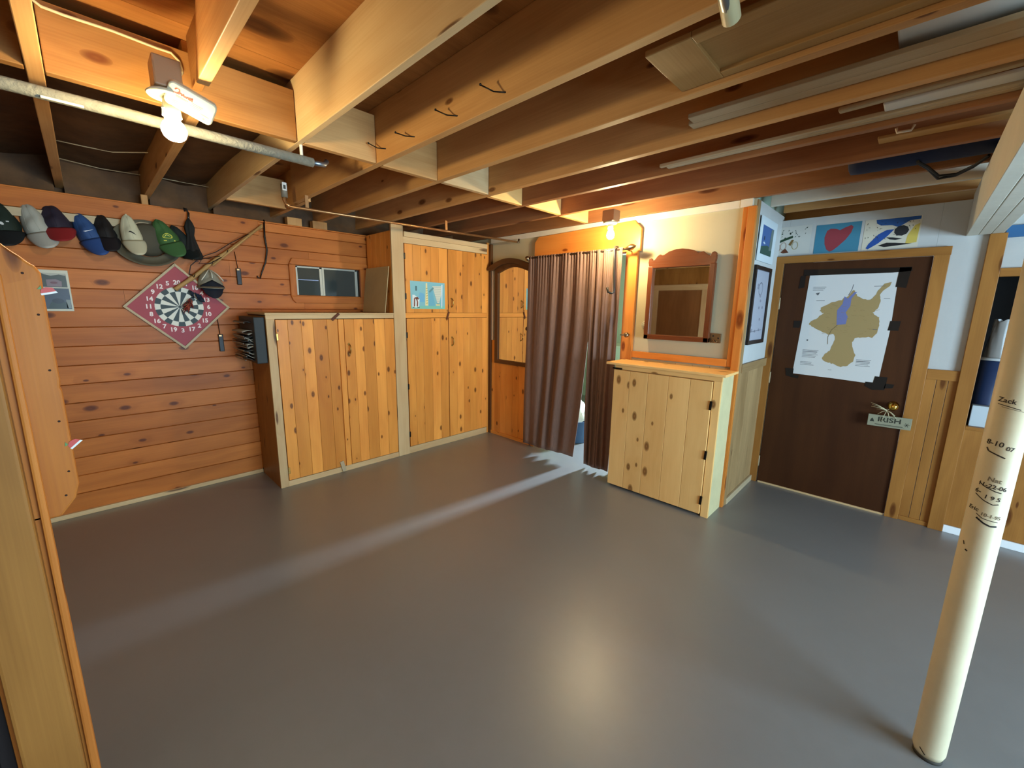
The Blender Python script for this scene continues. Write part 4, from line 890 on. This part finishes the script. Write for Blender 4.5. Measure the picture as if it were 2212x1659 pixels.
# steel post
t = thing('steel_post', 'cream painted round steel post with handwritten height marks, holding up the beam', 'post', (.245, 1.975, 0))
px, py, pr = .245, 1.975, .0445
MB().lathe([(pr-.006, 0.012), (pr, .035), (pr, 2.122)], (px, py, 0), M['polewhite'], n=48).build('pole', t)
MB().lathe([(.040, 0), (.040, .013)], (px, py, 0), C('#3a362e'), n=32).build('base_plate', t)
MB().box(px-.06, px+.06, py-.08, py+.08, 2.118, 2.13, M['polewhite']).build('cap_plate', t, bevel=.002)
na = math.atan2(-py, -px)
def FPole(a, b, d): th = na+a/pr; return (px+(pr+.0006+d)*math.cos(th), py+(pr+.0006+d)*math.sin(th), b)
ik = C('#33281c', .7); ig = C('#7a6a50', .7)
def mark(items):
    mb = MB()
    for it in items:
        if isinstance(it[0], str): text_polys(mb, it[0], FPole, it[1], it[2], it[3], 0, it[4], ang=-.12, font_bold=.0004)
        else:
            pts = []
            for (x0, y0), (x1, y1) in zip(it[0], it[0][1:]): pts += [(x0+(x1-x0)*q/8, y0+(y1-y0)*q/8) for q in range(8)]
            stroke(mb, pts+[it[0][-1]], it[1], FPole, 0, it[2])
    mb.build('height_mark', t, recalc=False)
mark([('Zack', -.012, 1.342, .020, ik), ([(-.03, 1.330), (-.005, 1.325), (.02, 1.318)], .0022, ik), ([(-.02, 1.322), (.03, 1.312)], .0014, ig)])
mark([('8-10', -.016, 1.205, .022, ik), ('07', .018, 1.193, .018, ik), ([(-.032, 1.188), (-.026, 1.178), (-.005, 1.170), (.012, 1.163)], .004, ik)])
mark([('Nat', .002, 1.088, .020, ig), ('11-22-06', 0, 1.066, .018, ik), ([(-.03, 1.072), (-.015, 1.062), (.01, 1.052), (.022, 1.050)], .003, ik)])
mark([('6-', -.028, 1.043, .020, ik), ('1 9 5', .006, 1.028, .018, ik), ([(-.033, 1.032), (-.01, 1.016), (.01, 1.008), (.022, 1.012)], .0028, ik)])
mark([('Eric', -.030, .982, .018, ik), ('10-1-95', .012, .968, .015, ig), ([(-.02, .968), (-.005, .957), (.03, .952)], .0022, ik)])
mark([([(-.018, .955), (0, .942), (.015, .936), (.03, .938)], .005, C('#17120e', .6))]); mark([([(-.036, .862), (-.032, .85)], .003, ik)]); mark([([(-.026, .836), (-.020, .832)], .005, ik)]); mark([([(-.022, .045), (-.005, .028)], .004, ik)])

# opening at the right: bucket, blue container
t = thing('blue_container', 'dark blue canister with crumpled clear plastic on top in the dark opening', 'container', (.42, 4.42, .8))
MB().lathe([(.072, 0), (.078, .02), (.080, .46), (.07, .465)], (.430, 4.492, .815), C('#1f3050', .45), n=28).build('body', t)
MB().lathe([(.082, 0), (.084, .012), (.078, .02)], (.430, 4.492, 1.28), C('#b8bab8', .4), n=28).build('rim', t)
mb = MB(); mb.grid(lambda u, v: (.430+(.06-.02*v+.006*math.sin(u*40+v*6))*math.cos(2*PI*u), 4.492+(.06-.02*v)*math.sin(2*PI*u), 1.29+.27*v+.01*math.sin(u*25)), 30, 8, C('#8f8c86', .25)); mb.build('plastic_wrap', t, recalc=False)
tag(MB().box(.36, .5, 4.33, 4.4, .815, .965, C('#b9c4c8', .5)).build('paper_stack', bevel=.004), 'pale folded paper bag under the blue canister on the ledge', 'bag')
tag(MB().box(.335, .9, YD-.018, YD-.002, 2.10, 2.175, M['panelblue'], g=0).build('blue_board'), 'blue painted board fixed high on the wall to the right of the beam', 'board')

# ================================================================== PIPES, LAMPS, CABLES UNDER THE CEILING
t = thing('sleeved_pipe', 'long pipe in grey foam sleeve running under the joists at the upper left', 'pipe', (-2.40, 0, 2.345))
MB().tube([(-2.40, -2.5, 2.349), (-2.40, .2, 2.346), (-2.40, .935, 2.337)], .0225, M['foam'], n=20).build('foam_sleeve', t)
MB().tube([(-2.40, .93, 2.337), (-2.415, 1.0, 2.345), (-2.43, 1.02, 2.37)], .013, M['steel'], n=12).build('fitting', t)
MB().tube([(-2.40, .88, 2.36), (-2.40, .88, 2.44)], .008, M['whiteboard'], n=8).build('hanger', t)
MB().box(-2.382, -2.376, -.02, .09, 2.322, 2.330, C('#d8d4b8')).build('tape_strip', t)
t = thing('brass_pipe', 'thin dull brass pipe slung under the joists from grey fitting to the curtain wall', 'pipe', (-3.40, 2.2, 2.32))
MB().tube([(-3.47, 1.13, 2.315), (-3.44, 1.16, 2.312), (-3.30, 3.44, 2.316)], .0105, M['copper'], n=14).build('tube', t)
MB().tube([(-3.47, 1.13, 2.40), (-3.472, 1.125, 2.36), (-3.46, 1.135, 2.33), (-3.445, 1.155, 2.313)], .0125, M['copper'], n=12).build('elbow', t)
MB().lathe([(.022, 0), (.022, .09)], (-3.47, 1.13, 2.375), M['greyplastic'], n=18).build('grey_fitting', t)
mb = MB(); mb.box(-3.450, -3.446, 1.112, 1.142, 2.42, 2.475, C('#d8d8d2')); mb.box(-3.4459, -3.4455, 1.119, 1.135, 2.43, 2.458, C('#44443e')); mb.build('label', t)
for y in (1.27, 2.52): MB().box(-3.435-(.0 if y < 2 else -.065), -3.425-(.0 if y < 2 else -.065), y-.012, y+.012, 2.322, 2.41, M['copper']).build('strap', t)
MB().tube([(-3.30, 3.44, 2.316), (-3.295, 3.46, 2.316), (-3.295, 3.465, 2.35)], .011, M['nickel'], n=10).build('end_bracket', t)
t = tag(MB().tube([(-2.34, -.06, 2.70), (-2.352, .0, 2.628), (-2.352, .02, 2.615), (-2.352, .075, 2.613), (-2.352, .20, 2.617), (-2.352, .33, 2.611), (-2.352, .375, 2.612), (-2.352, .40, 2.59), (-2.345, .405, 2.55), (-2.30, .38, 2.50)], .0052, M['cream'], n=8).build('power_cable'), 'white twin power cable stapled along the header board above the lit bulb', 'cable')
for i, pts in enumerate(([(-3.958, .0, 2.575), (-3.93, .12, 2.565), (-3.93, .25, 2.565), (-3.82, .42, 2.58)], [(-4.40, .0, 2.57), (-4.42, .2, 2.555), (-4.42, .42, 2.56)], [(-4.40, .47, 2.56), (-4.42, .85, 2.56)])):
    tag(MB().tube(pts, .0035, M['trimwood'], n=6).build('insulation_rod'), ['curved wire rod holding insulation up, nearest the pipe', 'wire rod holding insulation up, above the light grey cap', 'wire rod holding insulation up, above the umbrella'][i], 'wire', 'wire rods under the insulation')
# bulb with pull chain under its ceiling box
t = thing('bare_bulb_lamp', 'bright bare bulb in an ivory porcelain socket hanging beside the pipe at upper left', 'lamp', (-2.10, .32, 2.41))
MB().box(-2.15, -2.05, .268, .352, 2.365, 2.465, M['brownplastic']).build('junction_box', t, bevel=.006)
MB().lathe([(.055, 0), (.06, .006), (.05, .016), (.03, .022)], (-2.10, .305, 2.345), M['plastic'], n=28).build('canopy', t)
MB().lathe([(.030, 0), (.027, .035), (.022, .062)], (-2.10, .315, 2.283), M['cream'], n=24).build('socket', t)
mb = MB(); mb.lathe([(.003, -.040), (.020, -.037), (.033, -.026), (.039, -.010), (.039, .003), (.033, .018), (.022, .034), (.015, .043)], (-2.10, .316, 2.240), M['bulbA'], n=20); mb.build('bulb', t)
mb = MB(); mb.tube([(-2.07, .288, 2.33), (-2.068, .286, 2.30), (-2.068, .286, 2.255)], .0016, M['cream'], n=5); mb.sphere((-2.068, .286, 2.298), .006, M['cream'], n=8); mb.build('pull_cord', t)
# alarm
t = thing('gas_alarm', 'rounded ivory plastic plug-in alarm with red script and vent slots above the bare bulb', 'alarm', (-2.04, .36, 2.34))
A_, B_, D_, E_ = Vector((-2.02, .335, 2.378)), Vector((-2.02, .448, 2.333)), Vector((-2.075, .285, 2.318)), Vector((-2.075, .405, 2.283))
uu = ((B_-A_)+(E_-D_)).normalized(); ww = ((D_-A_)); ww = (ww-uu*ww.dot(uu)).normalized(); nn = uu.cross(ww)
if nn.x < 0 and nn.z > 0: nn = -nn
if nn.z > 0: nn = -nn
cc_ = (A_+B_+D_+E_)/4; LU, LW = .074, .041
FG = lambda a, b, d: tuple(cc_+uu*(a*LU)+ww*(-b*LW)+nn*d)
rr_ = []
for (cx_, cz_, a0) in ((.78, .55, 0), (-.78, .55, PI/2), (-.78, -.55, PI), (.78, -.55, 1.5*PI)):
    for i in range(6): a = a0+i*PI/10; rr_.append((cx_+.22*math.cos(a), cz_+.45*math.sin(a)))
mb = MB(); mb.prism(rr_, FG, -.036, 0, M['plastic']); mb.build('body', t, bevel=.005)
mb = MB(); red = C('#a83c2c'); gk = C('#6a6652')
sc_ = [(-.72, .45), (-.66, .62), (-.56, .62), (-.52, .45), (-.60, .25), (-.74, .2), (-.55, .22), (-.46, .40), (-.42, .22), (-.36, .42), (-.32, .22), (-.26, .36), (-.24, .22), (-.18, .40), (-.14, .22), (-.10, .45), (-.08, .20), (-.02, .5), (0, .2)]
stroke(mb, sc_, .05, FG, .0006, red); stroke(mb, [(-.62, .06), (-.12, .06)], .03, FG, .0006, red); stroke(mb, [(-.62, -.03), (-.12, -.03)], .025, FG, .0006, red)
for i in range(4): stroke(mb, [(.0-.02*i, .15-.13*i), (.48-.04*i, .15-.13*i)], .035, FG, .0006, gk)
for i in range(3): stroke(mb, [(-.68, -.42-.13*i), (-.36, -.42-.13*i)], .03, FG, .0006, gk)
stroke(mb, [(.4, -.35), (.8, -.38)], .04, FG, .0006, gk); mb.sheet(circle(.62, -.66, .05, 12, .09), FG, .0006, gk); mb.build('markings', t, recalc=False)
# second bulb
t = thing('ceiling_bulb_lamp', 'lit bare bulb in a round white ceiling socket near the doorway curtain', 'lamp', (-1.958, 3.17, 2.408))
MB().box(-2.01, -1.90, 3.12, 3.22, 2.318, 2.408, M['brownplastic']).build('junction_box', t, bevel=.004)
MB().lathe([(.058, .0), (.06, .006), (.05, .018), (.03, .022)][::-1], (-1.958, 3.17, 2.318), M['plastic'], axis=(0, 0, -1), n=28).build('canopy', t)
MB().lathe([(.024, 0), (.020, .05)], (-1.955, 3.17, 2.262), M['cream'], n=20).build('socket', t)
mb = MB(); mb.lathe([(.003, -.038), (.016, -.036), (.027, -.026), (.031, -.010), (.031, .003), (.026, .018), (.018, .034), (.014, .045)], (-1.952, 3.17, 2.217), M['bulbB'], n=20); mb.build('bulb', t)
# bent nails on the joist
nn_ = 0
for (x, z, b, L) in ((-1.392, 2.480, .03, .085), (-1.70, 2.481, .01, .075), (-2.05, 2.483, -.02, .07), (-2.34, 2.495, .02, .065)):
    mb = MB(); yj = 1.279; mb.tube([(x+.09, yj+.002, z-.035), (x+.05, yj-.03, z-.03), (x+.0, yj-.055, z-.005+b*.2)], .0028, M['blackm'], n=6); mb.sphere((x, yj-.056, z-.004+b*.2), .0055, M['blackm'], n=8)
    tag(mb.build('bent_nail'), ['bent black nail in the joist side, nearest and largest of four', 'bent black nail in the joist side, second from the largest', 'bent black nail in the joist side, third from the largest', 'bent black nail in the joist side, furthest, next to the blocking'][nn_], 'nail', 'bent nails in the joist'); nn_ += 1

# stored lumber etc. between joists
t = thing('stored_cabinet_door', 'framed wooden cupboard door stored flat between the joists overhead', 'cabinet door', (-.3, 1.55, 2.43))
mb = MB(); mb.box(-.772, -.62, 1.405, 1.708, 2.425, 2.445, M['storedwood'], g=1); mb.box(-.62, .6, 1.405, 1.45, 2.425, 2.445, M['storedwood'], g=0, tone=.9); mb.box(-.62, .6, 1.665, 1.708, 2.425, 2.445, M['storedwood'], g=0, tone=.95); mb.build('frame', t, bevel=.003)
MB().box(-.62, .6, 1.45, 1.665, 2.438, 2.446, M['storedwood'], g=0, tone=.85).build('panel', t)
t = tag(MB().box(-.178, 1.1, 1.78, 2.14, 2.50, 2.53, M['styro'], g=0).build('foam_board', bevel=.006), 'white foam board laid across between joists at the upper right', 'board')
t = thing('stored_board', 'long flat weathered board with central groove lying between the joists', 'board', (0, 2.08, 2.455))
MB().box(-.875, 1.3, 2.02, 2.087, 2.455, 2.475, M['trimwood'], g=0).box(-.90, 1.3, 2.089, 2.15, 2.455, 2.475, M['trimwood'], g=0).build('plank', t, bevel=.003)
t = tag(MB().box(-1.225, 1.3, 2.487, 2.515, 2.432, 2.45, M['trimwood'], g=0, tone=1.1).box(-1.195, 1.3, 2.5155, 2.55, 2.430, 2.45, M['trimwood'], g=0, tone=1.15).build('stored_moulding', bevel=.003), 'long pale moulding with mitred end stored along the joist over the walnut mirror', 'moulding')
t = tag(MB().box(-.365, .8, 2.335, 2.372, 2.437, 2.455, M['trimwood'], g=0, rot=((-.36, 2.35, 2.44), Matrix.Rotation(-.05, 3, 'Z'))).build('stored_stick', bevel=.006), 'round-ended wooden strip lying askew between joists beside the white board', 'stick')
t = tag(MB().box(-.225, .8, 2.395, 2.482, 2.44, 2.455, M['styro'], g=0).build('stored_shelf', bevel=.006), 'white narrow shelf board stored between joists at the upper right', 'board')
t = tag(MB().box(-.272, .8, 2.90, 2.985, 2.46, 2.475, M['storedwood'], g=0).build('stored_strip', bevel=.003), 'short flat brown lath lying on the joists above the blue roll', 'lath')
t = tag(MB().tube([(-.205, 2.885, 2.49), (-.20, 2.885, 2.47), (-.15, 2.885, 2.468), (-.14, 2.885, 2.49)], .006, M['whiteboard'], n=8).build('pull_handle'), 'small white pull handle stored among the joists above the brown lath', 'handle')
t = thing('rolled_mat', 'thick dark blue rolled mat stored between the joists in front of the beam', 'roll', (0, 3.27, 2.53))
MB().lathe([(.03, 0), (.085, .0), (.105, .01), (.108, .05), (.110, 1.2)], (-.42, 3.30, 2.515), M['navy'], axis=(1, 0, 0), n=32).build('roll', t)
MB().lathe([(.028, -.01), (.03, .02)], (-.42, 3.30, 2.515), C('#8a7a64'), axis=(1, 0, 0), n=16).build('core', t)
mb = MB()
for dy in (0, .03):
    mb.tube([(-.12, 3.25+dy, 2.41), (-.08, 3.36+dy, 2.40), (-.03, 3.50+dy, 2.375-dy*.3), (.04, 3.52+dy, 2.375), (.10, 3.45+dy, 2.39), (.145, 3.36+dy, 2.41)], .007, M['black'], n=6)
mb.build('strap', t)
t = thing('conduit_end', 'galvanised metal tube with a cream rubber end poking down at the photo\'s top edge', 'pipe', (-.43, 1.1, 2.34))
MB().tube([(-.40, .80, 2.385), (-.428, 1.10, 2.345), (-.438, 1.20, 2.325)], .0155, M['steel'], n=18).build('tube', t)
MB().tube([(-.415, 1.02, 2.372), (-.430, 1.15, 2.345), (-.440, 1.225, 2.322)], [.014, .022, .022], M['cream'], n=16).build('rubber_end', t)
MB().box(-.43, -.39, .80, .9, 2.36, 2.408, M['whiteboard']).build('bracket', t)
